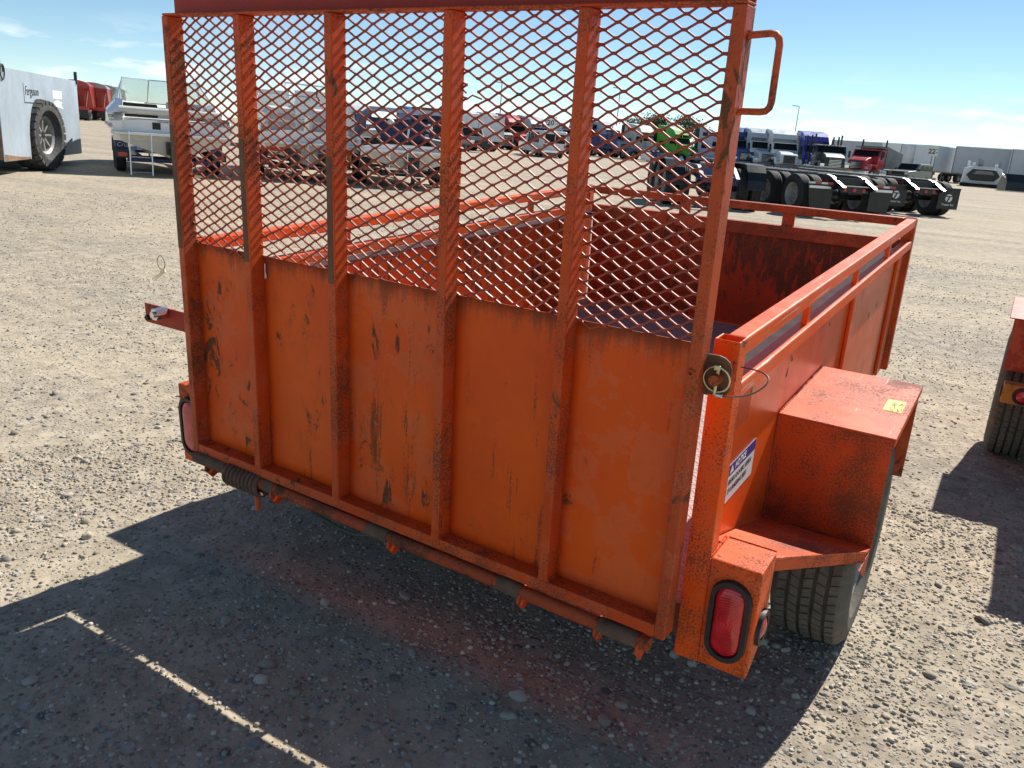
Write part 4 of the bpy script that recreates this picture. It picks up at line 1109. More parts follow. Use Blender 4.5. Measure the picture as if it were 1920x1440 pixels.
        MB().tube([(-.3, 1.2, zg + .2), (-.3, 1.2, zg + 1.0), (.85, 1.2, zg + .98), (.85, 1.2, zg + .2)], .02, 6).build("tow_arch", 'alu', t)
    else:
        # folded-up navy canopy on bows
        MB().loft([[(-1.00, .55, zg + .18), (-.98, .62, zg + .50), (-.80, .70, zg + .66), (.80, .70, zg + .66), (.98, .62, zg + .46), (1.02, .55, zg + .10)],
                   [(-1.05, 1.5, zg + .10), (-1.0, 1.5, zg + .62), (-.8, 1.5, zg + .78), (.8, 1.5, zg + .78), (1.0, 1.5, zg + .62), (1.05, 1.5, zg + .10)],
                   [(-1.0, 2.9, zg + .12), (-.95, 2.9, zg + .58), (-.7, 2.9, zg + .72), (.7, 2.9, zg + .72), (.95, 2.9, zg + .58), (1.0, 2.9, zg + .12)]]).build("canopy", 'navy_canvas', t)
        MB().add([(-.98, .56, zg + .52), (.55, .60, zg + .50), (.35, .50, zg + .06), (-.62, .50, zg + .04)], [(0, 1, 2, 3)]).build("canopy_flap", 'navy_canvas', t)
        for xx, zz in ((-.42, zg + .42), (.50, zg + .36)):
            MB().lathe([(-.05, .001), (-.04, .06), (0, .085), (.02, .09)], 16, 'y', (xx, .50, zz), closed=False).build("canopy_vent", 'vinyl', t)
        MB().box((-.45, -.003, zc + .22), (.85, .003, zg - .12)).build("transom_hatch", 'grey_gel', t)
        MB().box((-.9, 2.0, zc + .1), (.9, 2.3, zg + .05)).build("bench_seat", 'black_paint', t)
        MB().bar((-.05, .35, zg + .02), (.02, .5, zg + .36), .04, .04).build("canopy_strut", 'white_paint', t)
    return t

h1 = (-0.86, 0.51)
P1 = Vector((-14.62, 10.10, 0)); 
boat_trailer(P1 - Vector((h1[0], h1[1], 0))*(-0.35), heading(*h1), 'trailer_blue', "blue tandem trailer under the white runabout with folding ladder", word="Cruise")
boat(P1, heading(*h1), "white runabout with aqua windscreen and long boarding ladder on blue trailer", 1)
h2 = (-0.84, 0.54)
P2 = Vector((-13.30, 12.72, 0))
boat_trailer(P2 - Vector((h2[0], h2[1], 0))*(-0.3), heading(*h2), 'maroon', "maroon trailer under the white boat with twin seat pods", W=2.1)
boat(P2, heading(*h2), "white boat with two seat pods and red stripe on maroon trailer", 2, B=2.25)
h3 = (-0.76, 0.65)
P3 = Vector((-11.40, 14.15, 0))
boat_trailer(P3 - Vector((h3[0], h3[1], 0))*(-0.3), heading(*h3), 'black_paint', "black trailer under the boat with navy canopy", W=2.2)
boat(P3, heading(*h3), "white boat with navy blue canvas canopy on black trailer", 3, B=2.45, zg=1.05, zc=.66)

# ------------------------------------------------------------------ bare truck chassis
def dual(parent, c, sx, R0=.50, W=.27, gap=.34):
    for k in (0, 1):
        x_ = c[0] - sx*gap*k
        w2 = W / 2
        prof = [(-w2*.7, R0*.56), (-w2, R0*.70), (-w2, R0*.90), (-w2*.86, R0*.985)]
        for i in range(5):
            a = -w2*.8 + w2*1.6*i/5 + .008; b = -w2*.8 + w2*1.6*(i+1)/5 - .008
            if i: prof.append((a, R0*.965))
            prof += [(a, R0), (b, R0)]
            if i < 4: prof.append((b, R0*.965))
        prof += [(w2*.86, R0*.985), (w2, R0*.90), (w2, R0*.70), (w2*.7, R0*.56)]
        o = MB().lathe([(a*sx, r) for a, r in prof], 40).build("wheel", 'tyre_black', parent, loc=(x_, c[1], c[2]))
        d = 1 if k == 0 else -1
        m = MB().lathe([(w2*.75*sx*d, R0*.57), (w2*.95*sx*d, R0*.585), (w2*.75*sx*d, R0*.53), (-w2*.2*sx*d, R0*.47), (-w2*.35*sx*d, R0*.30), (-w2*.35*sx*d, R0*.13), (-w2*.2*sx*d, R0*.11), (-w2*.2*sx*d, .01), (-w2*.6*sx*d, .01), (-w2*.6*sx*d, R0*.55)], 36)
        m.build("rim", 'rim_grey', o)
        if k == 0:
            for q in range(8):
                t = 2*math.pi*q/8
                MB().cyl((-w2*.345*sx, R0*.37*math.cos(t), R0*.37*math.sin(t)), (-w2*.30*sx, R0*.37*math.cos(t), R0*.37*math.sin(t)), .034, 10).build("hand_hole", 'ink', o)

def flap_logo(parent, xc, y, zc):
    m = MB().lathe([(-.001, .001), (-.001, .115)], 28, 'y', (xc, y, zc), closed=False)
    m.build("logo_disc", 'white_vinyl', parent, fix=False)
    MB().prism([(xc - .13, zc + .065), (xc + .13, zc + .065), (xc + .13, zc + .035), (xc + .045, zc + .035), (xc - .02, zc - .12), (xc - .07, zc - .12), (xc - .005, zc + .035), (xc - .13, zc + .035)], y - .004, y - .0015, 'y').build("logo_letter", 'black_paint', parent)
    text_part("Tretter Inc.", .085, frame_M((xc, y - .003, zc - .215), (1, 0, 0), (0, 0, 1)), 'white_vinyl', parent, extrude=.001, align='CENTER', bold=.001)

def chassis(loc, h, label, paint='black_paint', length=7.5, flaps='plain', fifth=False, fenders=False, group="bare truck chassis"):
    t = empty("truck_chassis", loc, heading(*h)); tag(t, label, "chassis", group)
    zr = .86
    for sx in (-1, 1):
        x_ = sx*.43
        # rail with down-swept tail
        prof = [(.02, .70), (-.03, .76), (.55, 1.0), (.75, 1.03), (length, 1.05), (length, .80), (1.0, .76), (.62, .72)]
        a, b = x_ - .04, x_ + .04
        MB().prism(prof, a, b, 'x').build("frame_rail", paint, t)
        MB().prism([(-.035, .764), (.55, 1.004), (.75, 1.034), (length, 1.054), (length, 1.060), (.75, 1.040), (.55, 1.010), (-.04, .77)], a - .006, b + .006, 'x').build("rail_cap", 'alu', t)
        for yy in (1.0, 2.35):
            dual(t, (sx*1.07, yy, .50), sx)
        # flap hanger and flap
        yf = .30
        x0, x1 = sorted((sx*.52, sx*1.20))
        if flaps == 'none':
            continue
        hb = MB().box((x0, yf - .02, .80), (x1, yf + .02, .85)).build("flap_hanger", 'grey_steel' if flaps == 'plain' else 'black_paint', t)
        if flaps == 'plain':
            MB().prism([(x0, .79), (x1, .79), (x1 - (.12 if sx > 0 else 0), .22), (x0 + (.12 if sx < 0 else 0), .22)], yf - .012, yf, 'y').build("mud_flap", 'black_paint', hb)
            for q in range(4):
                xa = x0 + (x1 - x0)*q/4
                MB().box((xa, yf - .026, .805), (xa + (x1-x0)/4 - .002, yf - .0205, .845)).build("reflective_tape", 'red_stripe' if q % 2 else 'white_vinyl', hb)
            MB().box((x0 + .03, yf - .017, .70), (x1 - .06, yf - .0125, .76)).build("flap_bar", 'alu', hb)
        else:
            f_ = MB().box((x0, yf - .012, .24), (x1, yf, .80)).build("mud_flap", 'black_paint', hb, .02)
            flap_logo(f_, (x0 + x1)/2, yf - .0135, .56)
        MB().cyl((sx*.2, 1.55, .62), (sx*.2, 1.75, .62), .09, 14).build("air_bag", 'rubber', t)
        for yy in (.62, 3.2):
            x0, x1 = sorted((sx*.475, sx*.482)); MB().box((x0, yy, .86), (x1, yy + .30, .92)).build("side_reflector", 'red_stripe', t)
    for yy in (1.0, 2.35):
        MB().cyl((-.95, yy, .50), (.95, yy, .50), .07, 12).lathe([(-.16, .02), (-.13, .14), (0, .19), (.13, .14), (.16, .02)], 18, 'x', (0, yy, .50)).build("axle", 'black_paint', t)
    for yy in (.35, 1.7, 3.2, length - .3):
        MB().box((-.39, yy, .78), (.39, yy + .08, .98)).build("cross_member", paint, t)
    tb = MB().box((-.385, .18, .64), (.385, .22, .78)).build("light_bar", paint, t)
    for xx in (-.26, .0, .26):
        MB().lathe([(-.012, .001), (-.012, .045), (.0, .052)], 18, 'y', (xx, .178, .71), closed=False).build("tail_light", 'red_lens', tb)
    MB().box((-.385, .165, .79), (.385, .19, .81)).build("reflective_strip", 'white_vinyl', tb)
    small_wheel(t, (-1.0, length - .6, .50), -1, .50, .28); small_wheel(t, (1.0, length - .6, .50), 1, .50, .28)
    if fifth:
        MB().prism([(-.45, 1.3), (.45, 1.3), (.45, 2.2), (.2, 2.25), (.06, 1.75), (-.06, 1.75), (-.2, 2.25), (-.45, 2.2)], 1.14, 1.20, 'z').build("fifth_wheel", 'grey_steel', t)
    if fenders:
        for sx in (-1, 1):
            pr = []
            for k in range(13):
                a = math.pi * k / 12; pr.append((1.68 - 1.28*math.cos(a) * (1 if 3 < k < 9 else 1), .52 + .60*min(1, math.sin(a)*1.35)))
            pr2 = [(y, z + .02) for y, z in pr]
            x0, x1 = sorted((sx*.78, sx*1.24)); MB().prism(pr + pr2[::-1], x0, x1, 'x').build("wheel_fender", 'black_paint', t)
    return t
c1 = chassis((-5.35, 18.45, 0), (-0.50, 0.866), "dark blue truck chassis with black fenders behind the tailgate mesh", 'flat_blue', 5.0, 'none', True, True)
c2 = chassis((-2.46, 20.22, 0), (-0.70, 0.714), "black truck chassis with plain mud flaps and grey wheel rims", 'black_paint', 7.0, 'plain', True)
c3 = chassis((-1.42, 25.45, 0), (-0.66, 0.75), "black truck chassis whose mud flaps carry a white round logo", 'black_paint', 7.0, 'logo', False)

# ------------------------------------------------------------------ road vehicles, local +y is forward
def toward(p, side=0.0):
    d = Vector((CAM.x - p[0], CAM.y - p[1])).normalized()
    a = math.atan2(d.y, d.x) + R(side)
    return heading(math.cos(a), math.sin(a))

def semi(loc, rz, paint, label, style='sleeper', group="semi trucks parked in rows", name="semi_truck"):
    t = empty(name, (loc[0], loc[1], 0), rz); tag(t, label, "truck", group)
    MB().box((-.43, -6.6, .72), (.43, -.2, .98)).build("frame", 'black_paint', t)
    W = 1.22
    hood = [(-1.75, 1.05), (-1.75, 2.02), (-.55, 1.86), (-.12, 1.66), (-.02, 1.2), (-.05, .85), (-1.75, .85)]
    MB().prism(hood, -.78, .78, 'x').build("hood", paint, t, .05)
    for sx in (-1, 1):
        fd = []
        for k in range(11):
            a = math.pi * k / 10; fd.append((-1.0 + .66*math.cos(a), .62 + .62*math.sin(a)))
        fd += [(-1.66 - .03, .62), (-1.66 - .03, 1.32), (-.40, 1.30), (-.30, .62)]
        a, b = sorted((sx*.70, sx*W)); MB().prism([(-.06, .80), (-.05, 1.15), (-.30, 1.34), (-1.60, 1.40), (-1.75, 1.40), (-1.75, 1.12), (-1.55, 1.12), (-1.25, 1.24), (-.75, 1.24), (-.45, 1.05), (-.35, .80)], a, b, 'x').build("fender", paint, t, .04)
        a, b = sorted((sx*.80, sx*1.12)); MB().box((a, -.075, .98), (b, -.03, 1.18)).build("headlight", 'chrome', t)
        small_wheel(t, (sx*1.02, -1.0, .50), sx, .50, .28, rim='alu')
        for yy in (-4.9, -6.2):
            small_wheel(t, (sx*.98, yy, .50), sx, .50, .55, rim='alu')
        MB().cyl((sx*.98, -3.9, .72), (sx*.98, -2.3, .72), .31, 18).build("fuel_tank", 'alu', t)
        MB().box(tuple(sorted((sx*1.36, sx*1.50)))[:1] + (-1.80, 1.80), tuple(sorted((sx*1.36, sx*1.50)))[1:] + (-1.72, 2.30)).build("mirror", 'black_paint', t)
    b_ = MB().prism([(-1.22, -.10), (1.22, -.10), (1.20, .06), (.9, .14), (-.9, .14), (-1.20, .06)], .42, .82, 'z').build("bumper", 'chrome' if style in ('daycab',) else 'grey_steel', t, .02)
    g = MB().box((-.52, -.04, .92), (.52, .022, 1.58)).build("grille", 'black_paint', t, .02)
    for k in range(5): MB().box((-.48, .0225, 1.0 + .11*k), (.48, .035, 1.03 + .11*k)).build("grille_bar", 'chrome', g)
    top = 2.72 if style != 'daycab' else 2.62
    cab = [(-1.76, .95), (-1.76, 2.02), (-2.15, top), (-3.2, top + .06), (-3.2, .95)]
    MB().prism(cab, -W, W, 'x').build("cab", paint, t, .06)
    def ys(z): return -1.76 - .39*(z - 2.02)/(top - 2.02) + .045
    zt = top - .09
    MB().add([(-1.08, ys(2.08), 2.08), (1.08, ys(2.08), 2.08), (1.02, ys(zt), zt), (-1.02, ys(zt), zt)], [(0, 1, 2, 3)]).build("windscreen", 'dark_glass', t)
    MB().box((-1.12, ys(zt) - .05, zt + .01), (1.12, ys(zt) + .16, zt + .07)).build("sun_visor", paint, t)
    for sx in (-1, 1):
        MB().add([(sx*(W + .006), -1.95, 2.0), (sx*(W + .006), -2.15, 2.52), (sx*(W + .006), -2.85, 2.52), (sx*(W + .006), -2.85, 2.0)], [(0, 1, 2, 3)]).build("side_window", 'dark_glass', t)
    if style == 'sleeper':
        MB().prism([(-3.21, .85), (-3.21, 3.75), (-4.9, 3.95), (-4.9, .85)], -W, W, 'x').build("sleeper", paint, t, .08)
        MB().loft([[(-W*.97, -2.12, top + .02), (-W*.90, -2.20, top + .30), (W*.90, -2.20, top + .30), (W*.97, -2.12, top + .02)],
                   [(-W*.98, -2.6, top + .03), (-W*.88, -2.55, 3.45), (W*.88, -2.55, 3.45), (W*.98, -2.6, top + .03)],
                   [(-W*.985, -3.22, top + .03), (-W*.93, -3.22, 3.78), (W*.93, -3.22, 3.78), (W*.985, -3.22, top + .03)]], smooth=False).build("roof_fairing", paint, t)
        MB().add([(-.45, -2.325, 3.12), (.45, -2.325, 3.12), (.42, -2.45, 3.30), (-.42, -2.45, 3.30)], [(0, 1, 2, 3)]).build("skylight", 'dark_glass', t)
        for sx in (-1, 1):
            for z0, z1 in ((1.75, 2.25), (3.05, 3.45)):
                MB().box(tuple(sorted((sx*W, sx*(W + .008))))[:1] + (-4.35, z0), tuple(sorted((sx*W, sx*(W + .008))))[1:] + (-3.65, z1)).build("bunk_window", 'dark_glass', t)
            a, b = sorted((sx*.9, sx*W*.99)); MB().box((a, -5.4, 1.0), (b, -4.91, 3.7)).build("side_extender", 'black_paint', t)
    else:
        for sx in (-1, 1):
            MB().cyl((sx*1.05, -3.35, 1.0), (sx*1.05, -3.35, 3.5), .075, 12).build("exhaust_stack", 'black_paint', t)
        for xx in (-.55, -.28, 0, .28, .55):
            MB().box((xx - .05, -2.3, top + .01), (xx + .05, -2.2, top + .09)).build("marker_lamp", 'amber', t)
    return t

T1p, T2p, T3p, T4p = (-22.6, 77.6), (-20.4, 77.1), (-18.3, 76.6), (-15.7, 77.2)
semi(T1p, toward(T1p, 16), 'truck_blue', "dark blue semi truck beside the silver one, nose to the yard")
semi(T2p, toward(T2p, 16), 'truck_silver', "silver semi truck with roof fairing between blue and white trucks")
semi(T3p, toward(T3p, 16), 'truck_white', "white semi truck with skylight next to the violet blue truck")
semi(T4p, toward(T4p, 16), 'truck_purple', "violet blue semi truck with tall roof and chrome grille guard")
T5p = (-13.0, 69.9)
t5 = semi(T5p, toward(T5p, 14), 'truck_dark', "black day cab truck with white hood in front of the violet truck", 'daycab')
MB().prism([(-1.60, 2.03), (-.55, 1.875), (-.16, 1.69), (-.16, 1.70), (-.55, 1.89), (-1.60, 2.045)], -.70, .70, 'x').build("hood_panel", 'truck_white', t5)
MB().box((-1.2, .15, .40), (1.2, .30, .86)).build("plow_bumper", 'tan_box', t5)
for sx in (-1, 1):
    MB().bar((sx*1.1, -4.5, 1.0), (sx*1.1, -4.5, 3.4), .12, .12).build("log_stake", 'black_paint', t5)
    MB().bar((sx*1.1, -6.2, 1.0), (sx*1.1, -6.2, 3.4), .12, .12).build("log_stake", 'black_paint', t5)
T6p = (-12.6, 76.6)
t6 = semi(T6p, toward(T6p, -22), 'truck_red', "red dump truck with chrome grille and amber roof lamps", 'daycab')
MB().prism([(-3.55, 1.05), (-3.35, 2.95), (-7.3, 2.45), (-7.5, 1.05)], -1.2, 1.2, 'x').build("dump_body", 'grey_steel', t6)
MB().box((-1.2, -3.32, 2.75), (1.2, -2.3, 2.85)).build("cab_shield", 'grey_steel', t6)
for yy in (-3.9,):
    for sx in (-1, 1): small_wheel(t6, (sx*.98, yy, .50), sx, .50, .5)
# trucks seen from the side, behind the mesh
for (px, py), paint, lab in (((-51.4, 78.2), 'truck_white', "white sleeper truck behind the dark pickup"),
                             ((-48.3, 80.6), 'truck_red', "red sleeper truck behind the white van"),
                             ((-46.4, 82.3), 'truck_silver', "silver sleeper truck behind the sign numbered 20"),
                             ((-44.0, 85.2), 'truck_white', "white sleeper truck beside the lavender one"),
                             ((-39.6, 87.6), 'truck_lavender', "lavender grey sleeper truck with tall cab"),
                             ((-35.6, 88.6), 'truck_beige', "beige sleeper truck next to the green truck"),
                             ((-31.6, 88.8), 'truck_green', "bright green sleeper truck near the trees"),
                             ((-26.6, 88.6), 'truck_lavender', "pale grey sleeper truck at the row's end by the dark blue semi")):
    semi((px, py), heading(0.93, -0.36), paint, lab)

for (px, py), paint, lab in (((-62.5, 70.5), 'truck_white', "white sleeper truck far off behind the white box truck"),
                             ((-57.5, 74.5), 'truck_blue', "dark blue sleeper truck behind the silver suv"),
                             ((-54.4, 76.4), 'truck_silver', "silver sleeper truck between dark blue and white ones"),
                             ((-50.0, 79.2), 'truck_beige', "beige sleeper truck squeezed beside the red one"),
                             ((-68.0, 64.5), 'truck_white', "white sleeper truck alone behind the camper"),
                             ((-41.8, 86.4), 'truck_dark', "black sleeper truck left of the lavender truck")):
    semi((px, py), heading(0.93, -0.36), paint, lab)
def car(loc, rz, paint, label, kind, cat, L=4.6, W=1.85, H=1.7, name="parked_car"):
    t = empty(name, (loc[0], loc[1], 0), rz); tag(t, label, cat)
    R0 = .36; w = W / 2
    if kind == 'van':
        prof = [(-L, .42), (-L, H - .12), (-L + .12, H), (-1.55, H), (-1.25, H - .10), (-.75, 1.22), (-.10, 1.05), (0, .85), (0, .42)]
    elif kind == 'pickup':
        prof = [(-L, .48), (-L, 1.08), (-3.55, 1.10), (-3.45, H - .05), (-3.3, H), (-2.1, H), (-1.45, 1.16), (-.12, 1.06), (0, .9), (0, .48)]
    else:
        prof = [(-L, .42), (-L, 1.05), (-L + .12, H - .08), (-L + .35, H), (-2.0, H), (-1.35, 1.12), (-.10, 1.02), (0, .85), (0, .42)]
    MB().prism(prof, -w, w, 'x').build("body", paint, t, .06)
    y0 = {'van': -1.22, 'pickup': -2.06, 'suv': -1.96}[kind]
    if kind == 'van':
        wsq = [(-1.20, H - .13), (-.80, 1.26)]
    elif kind == 'pickup':
        wsq = [(-2.03, H - .05), (-1.52, 1.20)]
    else:
        wsq = [(-1.94, H - .05), (-1.42, 1.18)]
    (ya, za), (yb, zb) = wsq
    MB().add([(-w*.86, yb + .03, zb), (w*.86, yb + .03, zb), (w*.80, ya + .03, za), (-w*.80, ya + .03, za)], [(0, 1, 2, 3)]).build("windscreen", 'dark_glass', t)
    for sx in (-1, 1):
        segs = {'van': [(-1.9, -1.35), (-3.0, -2.0), (-4.3, -3.1)], 'pickup': [(-2.65, -2.0), (-3.35, -2.72)], 'suv': [(-2.75, -1.95), (-3.6, -2.82), (-4.3, -3.68)]}[kind]
        for a, b in segs:
            MB().add([(sx*(w + .006), a, 1.14), (sx*(w + .006), b + .12, 1.14), (sx*(w + .006), b - .08, H - .16), (sx*(w + .006), a + .03, H - .16)], [(0, 1, 2, 3)]).build("side_window", 'dark_glass', t)
        for yy in (-.85, -L + .95):
            small_wheel(t, (sx*(w - .12), yy, R0), sx, R0, .24)
        MB().box(tuple(sorted((sx*w*.62, sx*w*.97)))[:1] + (-.03, .78), tuple(sorted((sx*w*.62, sx*w*.97)))[1:] + (.012, .95)).build("headlight", 'chrome', t)
        MB().box(tuple(sorted((sx*w*.78, sx*w*.98)))[:1] + (-L - .012, .80), tuple(sorted((sx*w*.78, sx*w*.98)))[1:] + (-L + .02, 1.05)).build("tail_light", 'red_lens', t)
        MB().box(tuple(sorted((sx*(w + .02), sx*(w + .20))))[:1] + (y0 + .35, 1.12), tuple(sorted((sx*(w + .02), sx*(w + .20))))[1:] + (y0 + .43, 1.28)).build("mirror", 'black_paint', t)
    MB().box((-w*.6, -.02, .72), (w*.6, .014, .94)).build("grille", 'black_paint', t)
    MB().box((-w*.98, -.06, .40), (w*.98, .10, .64)).build("bumper", 'black_paint' if kind != 'van' else 'chrome', t, .02)
    if kind == 'van':
        MB().box((-w*.86, -L - .008, 1.15), (-.03, -L + .01, H - .25)).build("rear_window", 'dark_glass', t)
        MB().box((.03, -L - .008, 1.15), (w*.86, -L + .01, H - .25)).build("rear_window", 'dark_glass', t)
        MB().box((-w*.95, -L - .12, .42), (w*.95, -L + .02, .58)).build("bumper", 'chrome', t)
    return t
car((-9.3, 78.0), toward((-9.3, 78.0), -26), 'suv_green', "grey green boxy suv parked in front of the white semi trailers", 'suv', "suv", 4.4, 1.85, 1.72)
car((-36.6, 62.3), heading(-0.75, 0.66), 'truck_white', "white passenger van seen from behind near the sign numbered 20", 'van', "van", 5.4, 2.0, 2.1, "parked_van")
car((-35.4, 63.0), toward((-35.4, 63.0), 22), 'truck_white', "white pickup beside the passenger van", 'pickup', "pickup", 5.4, 1.95, 1.9, "pickup_truck")
car((-36.9, 54.6), toward((-36.9, 54.6), 25), 'truck_dark', "dark grey pickup between white pickup and van", 'pickup', "pickup", 5.4, 1.95, 1.9, "pickup_truck")
car((-37.6, 51.4), toward((-37.6, 51.4), 25), 'truck_white', "white pickup with blue plate left of the dark pickup", 'pickup', "pickup", 5.4, 1.95, 1.9, "pickup_truck")
car((-40.2, 50.6), toward((-40.2, 50.6), 25), 'truck_silver', "silver suv at the end of the pickup row", 'suv', "suv", 4.6, 1.9, 1.75)

# white box vans and campers behind the boats
def box_trailer(loc, rz, label, L=13.5, W=2.5, H=4.1, paint='trailer_skin', cat="trailer", group=None, name="semi_trailer", low=1.15):
    t = empty(name, (loc[0], loc[1], 0), rz); tag(t, label, cat, group)
    MB().box((-W/2, -L, low), (W/2, 0, H)).build("box_body", paint, t, .02)
    for sx in (-1, 1):
        a, b = sorted((sx*W/2, sx*(W/2 + .02)))
        n = int(L / 1.25)
        for k in range(n + 1):
            MB().box((a, -L + .02 + k*(L - .14)/n, low + .02), (b, -L + .12 + k*(L - .14)/n, H - .05)).build("wall_post", 'grey_steel' if k in (0, n) else paint, t)
        a, b = sorted((sx*W/2, sx*(W/2 + .03)))
        MB().box((a, -L, low - .12), (b, 0, low - .002)).build("bottom_rail", 'grey_steel', t)
        MB().box((a, -L, H - .045), (b, 0, H + .03)).build("top_rail", 'alu', t)
        for yy in (-L + 1.6, -L + 2.9):
            small_wheel(t, (sx*(W/2 - .30), yy, .50), sx, .50, .55)
        MB().box((sx*.7 - .06, -3.1, 0.02), (sx*.7 + .06, -2.95, low - .13)).build("landing_leg", 'grey_steel', t)
    MB().box((-.5, -L + .6, .72), (.5, -L + 3.9, low - .01)).build("bogie", 'black_paint', t)
    for sx in (-1, 1):
        MB().box((sx*W*.46 - .06, -.001, low), (sx*W*.46 + .06, .03, H - .02)).build("corner_post", 'alu', t)
        a, b = sorted((sx*.03, sx*W*.42)); MB().box((a, -L - .02, low + .08), (b, -L - .001, H - .10)).build("rear_door", paint, t)
    return t
for (px, py), hx, hy, lab in (((-22.5, 116.0), -1, .25, "white semi trailer behind the violet and red trucks"),
                              ((-14.6, 108.5), -.42, -.9, "white semi trailer end on, left of its twin behind the suv"),
                              ((-10.8, 108.2), -.42, -.9, "white semi trailer end on, beside the sign numbered 22"),
                              ((-7.6, 109.5), -1.0, .10, "long white semi trailer behind the sign numbered 22"),
                              ((-1.9, 107.5), -1.0, .10, "white semi trailer behind the white paving machine")):
    o = box_trailer((px, py), heading(hx, hy), lab, group="white semi trailers along the yard's far side", L=13.5 if hx < -.9 else 9, H=4.1 if hx < -.9 else 3.95, paint='trailer_skin' if hx < -.9 else 'white_paint')
# shift the two side-on trailers so that their fronts stand where they are seen
box_trailer((-35.6, 31.8), heading(-.742, .67), "white camper trailer standing behind the boats", L=5.0, W=1.7, H=2.75, paint='white_paint', cat="camper", name="camper_trailer", low=.7)
box_trailer((-46.0, 45.0), heading(-.713, .702), "pale box truck body behind the boat with seat pods", L=7.5, W=1.9, H=3.3, paint='white_paint', cat="box truck", name="box_truck", low=.9)
box_trailer((-47.8, 66.0), heading(-.86, .5), "white box truck behind the white pickups", L=8, W=2.5, H=3.1, paint='white_paint', cat="box truck", name="box_truck", low=.9)
# mustard dumpster just behind the boats
md = empty("skip_bin", (-17.9, 19.3, 0), R(30)); tag(md, "small mustard yellow skip bin between two boats", "skip")
MB().prism([(-.9, .95), (.9, .95), (.6, .15), (-.6, .15)], -.7, .7, 'x').build("bin_body", 'mustard', md)
MB().box((-.75, -.95, .95), (.75, .95, 1.0)).build("bin_rim", 'rust', md)
# wooden cargo rack behind the canopy boat
wr = empty("timber_rack", (-17.6, 23.4, 0), R(35)); tag(wr, "brown timber rack rising behind the navy canopy boat", "rack")
for xx in (-.7, .7):
    MB().bar((xx, 0, 0), (xx, 0, 2.05), .12, .12).build("upright", 'brown_wood', wr)
MB().bar((-1.0, 0, 2.1), (1.0, 0, 2.1), .14, .10).build("crossbeam", 'brown_wood', wr)
MB().bar((.1, .2, 0), (.1, .2, 2.45), .09, .09).build("upright", 'grey_steel', wr)

# blue flatbed with reflective tail
fb = empty("flatbed_truck", (-33.2, 79.6, 0), heading(-.88, .47)); tag(fb, "dark blue flatbed truck with red and white tape along its tail", "truck")
MB().box((-1.25, -.2, 1.0), (1.25, 7.0, 1.2)).build("deck", 'flat_blue', fb)
for k in range(8): MB().box((-1.2 + .3*k, -.215, 1.03), (-.92 + .3*k, -.2005, 1.17)).build("reflective_tape", 'white_vinyl' if k % 2 else 'red_stripe', fb)
MB().prism([(-1.2, 1.0), (1.2, 1.0), (1.0, .45), (-1.0, .45)], -.15, .0, 'y').build("tail_panel", 'flat_blue', fb)
for sx in (-1, 1):
    small_wheel(fb, (sx*.95, 1.1, .48), sx, .48, .5); small_wheel(fb, (sx*.95, 5.4, .48), sx, .48, .5)
    MB().box((sx*1.05 - .08, -1.6, .12), (sx*1.05 + .08, -.2, .95)).build("loading_ramp", 'alu', fb)
MB().box((-1.15, 7.0, .7), (1.15, 8.6, 2.5)).build("cab", 'flat_blue', fb, .06)
MB().bar((0, 6.6, 1.2), (0, 6.6, 3.3), .10, .10).build("boom_mast", 'black_paint', fb)

# concrete weights with numbered row signs
def row_sign(loc, num, label1, label2, h, rz):
    cb = MB().prism([(-.75, 0), (.75, 0), (.70, .62), (-.70, .62)], -.35, .35, 'y').build("concrete_block", 'concrete', None, .02)
    cb.location = (loc[0], loc[1], 0); cb.rotation_euler = (0, 0, rz); tag(cb, label1, "block", "concrete blocks of the row signs")
    s = empty("row_sign", (loc[0], loc[1] + .02, .62), rz); tag(s, label2, "sign", "numbered row signs")
    MB().cyl((0, 0, 0.001), (0, 0, h), .04, 10).build("sign_post", 'grey_steel', s)
    b = MB().box((-.42, -.05, h - .90), (.42, -.041, h)).build("sign_board", 'white_vinyl', s)
    text_part(num, .58, frame_M((-.08, -.052, h - .68), (1, 0, 0), (0, 0, 1)), 'ink', b, extrude=.004, align='CENTER', bold=.012)
    for k in range(2): MB().box((.24, -.055, h - .36 - .24*k), (.38, -.0505, h - .30 - .24*k)).build("sign_stroke", 'ink', b)
row_sign((-33.4, 59.4), "20", "grey concrete block under the post of sign twenty", "white row sign reading 20 beside the passenger van", 2.6, R(30))
row_sign((-7.45, 83.0), "22", "grey concrete block before the white semi trailers, under sign twenty-two", "white row sign reading 22 before the semi trailers", 2.75, R(5))

# white paving machine and black attachment at the right
pm = empty("paving_machine", (-3.6, 92.5, 0), toward((-3.6, 92.5), 3)); tag(pm, "white paving machine with open black hopper facing the yard", "machine")
MB().prism([(-1.75, .35), (1.75, .35), (1.62, 1.75), (1.1, 1.95), (-1.1, 1.95), (-1.62, 1.75)], -3.5, -.2, 'y').build("machine_body", 'white_paint', pm)
MB().prism([(-.95, 1.72), (.95, 1.72), (1.45, 1.10), (1.0, .62), (-1.0, .62), (-1.45, 1.10)], -.2, .12, 'y').build("hopper", 'black_paint', pm, .04)
MB().prism([(-.62, 1.55), (.62, 1.55), (.95, 1.22), (-.95, 1.22)], .12, .20, 'y').build("hopper_flap", 'grey_steel', pm)
MB().box((-1.85, -.6, .05), (1.85, .35, .34)).build("push_beam", 'dark_under', pm)
for xx, hh in ((-1.35, .55), (-1.1, .3), (.2, .6), (.45, .75), (.9, .35), (1.35, .5)):
    MB().box((xx - .12, -2.2, 1.96), (xx + .12, -1.8, 1.96 + hh)).build("control_post", 'grey_steel' if hh > .5 else 'white_paint', pm)
for sx in (-1, 1): MB().box((sx*1.2 - .3, -3.4, .02), (sx*1.2 + .3, -.7, .346)).build("track", 'rubber', pm)
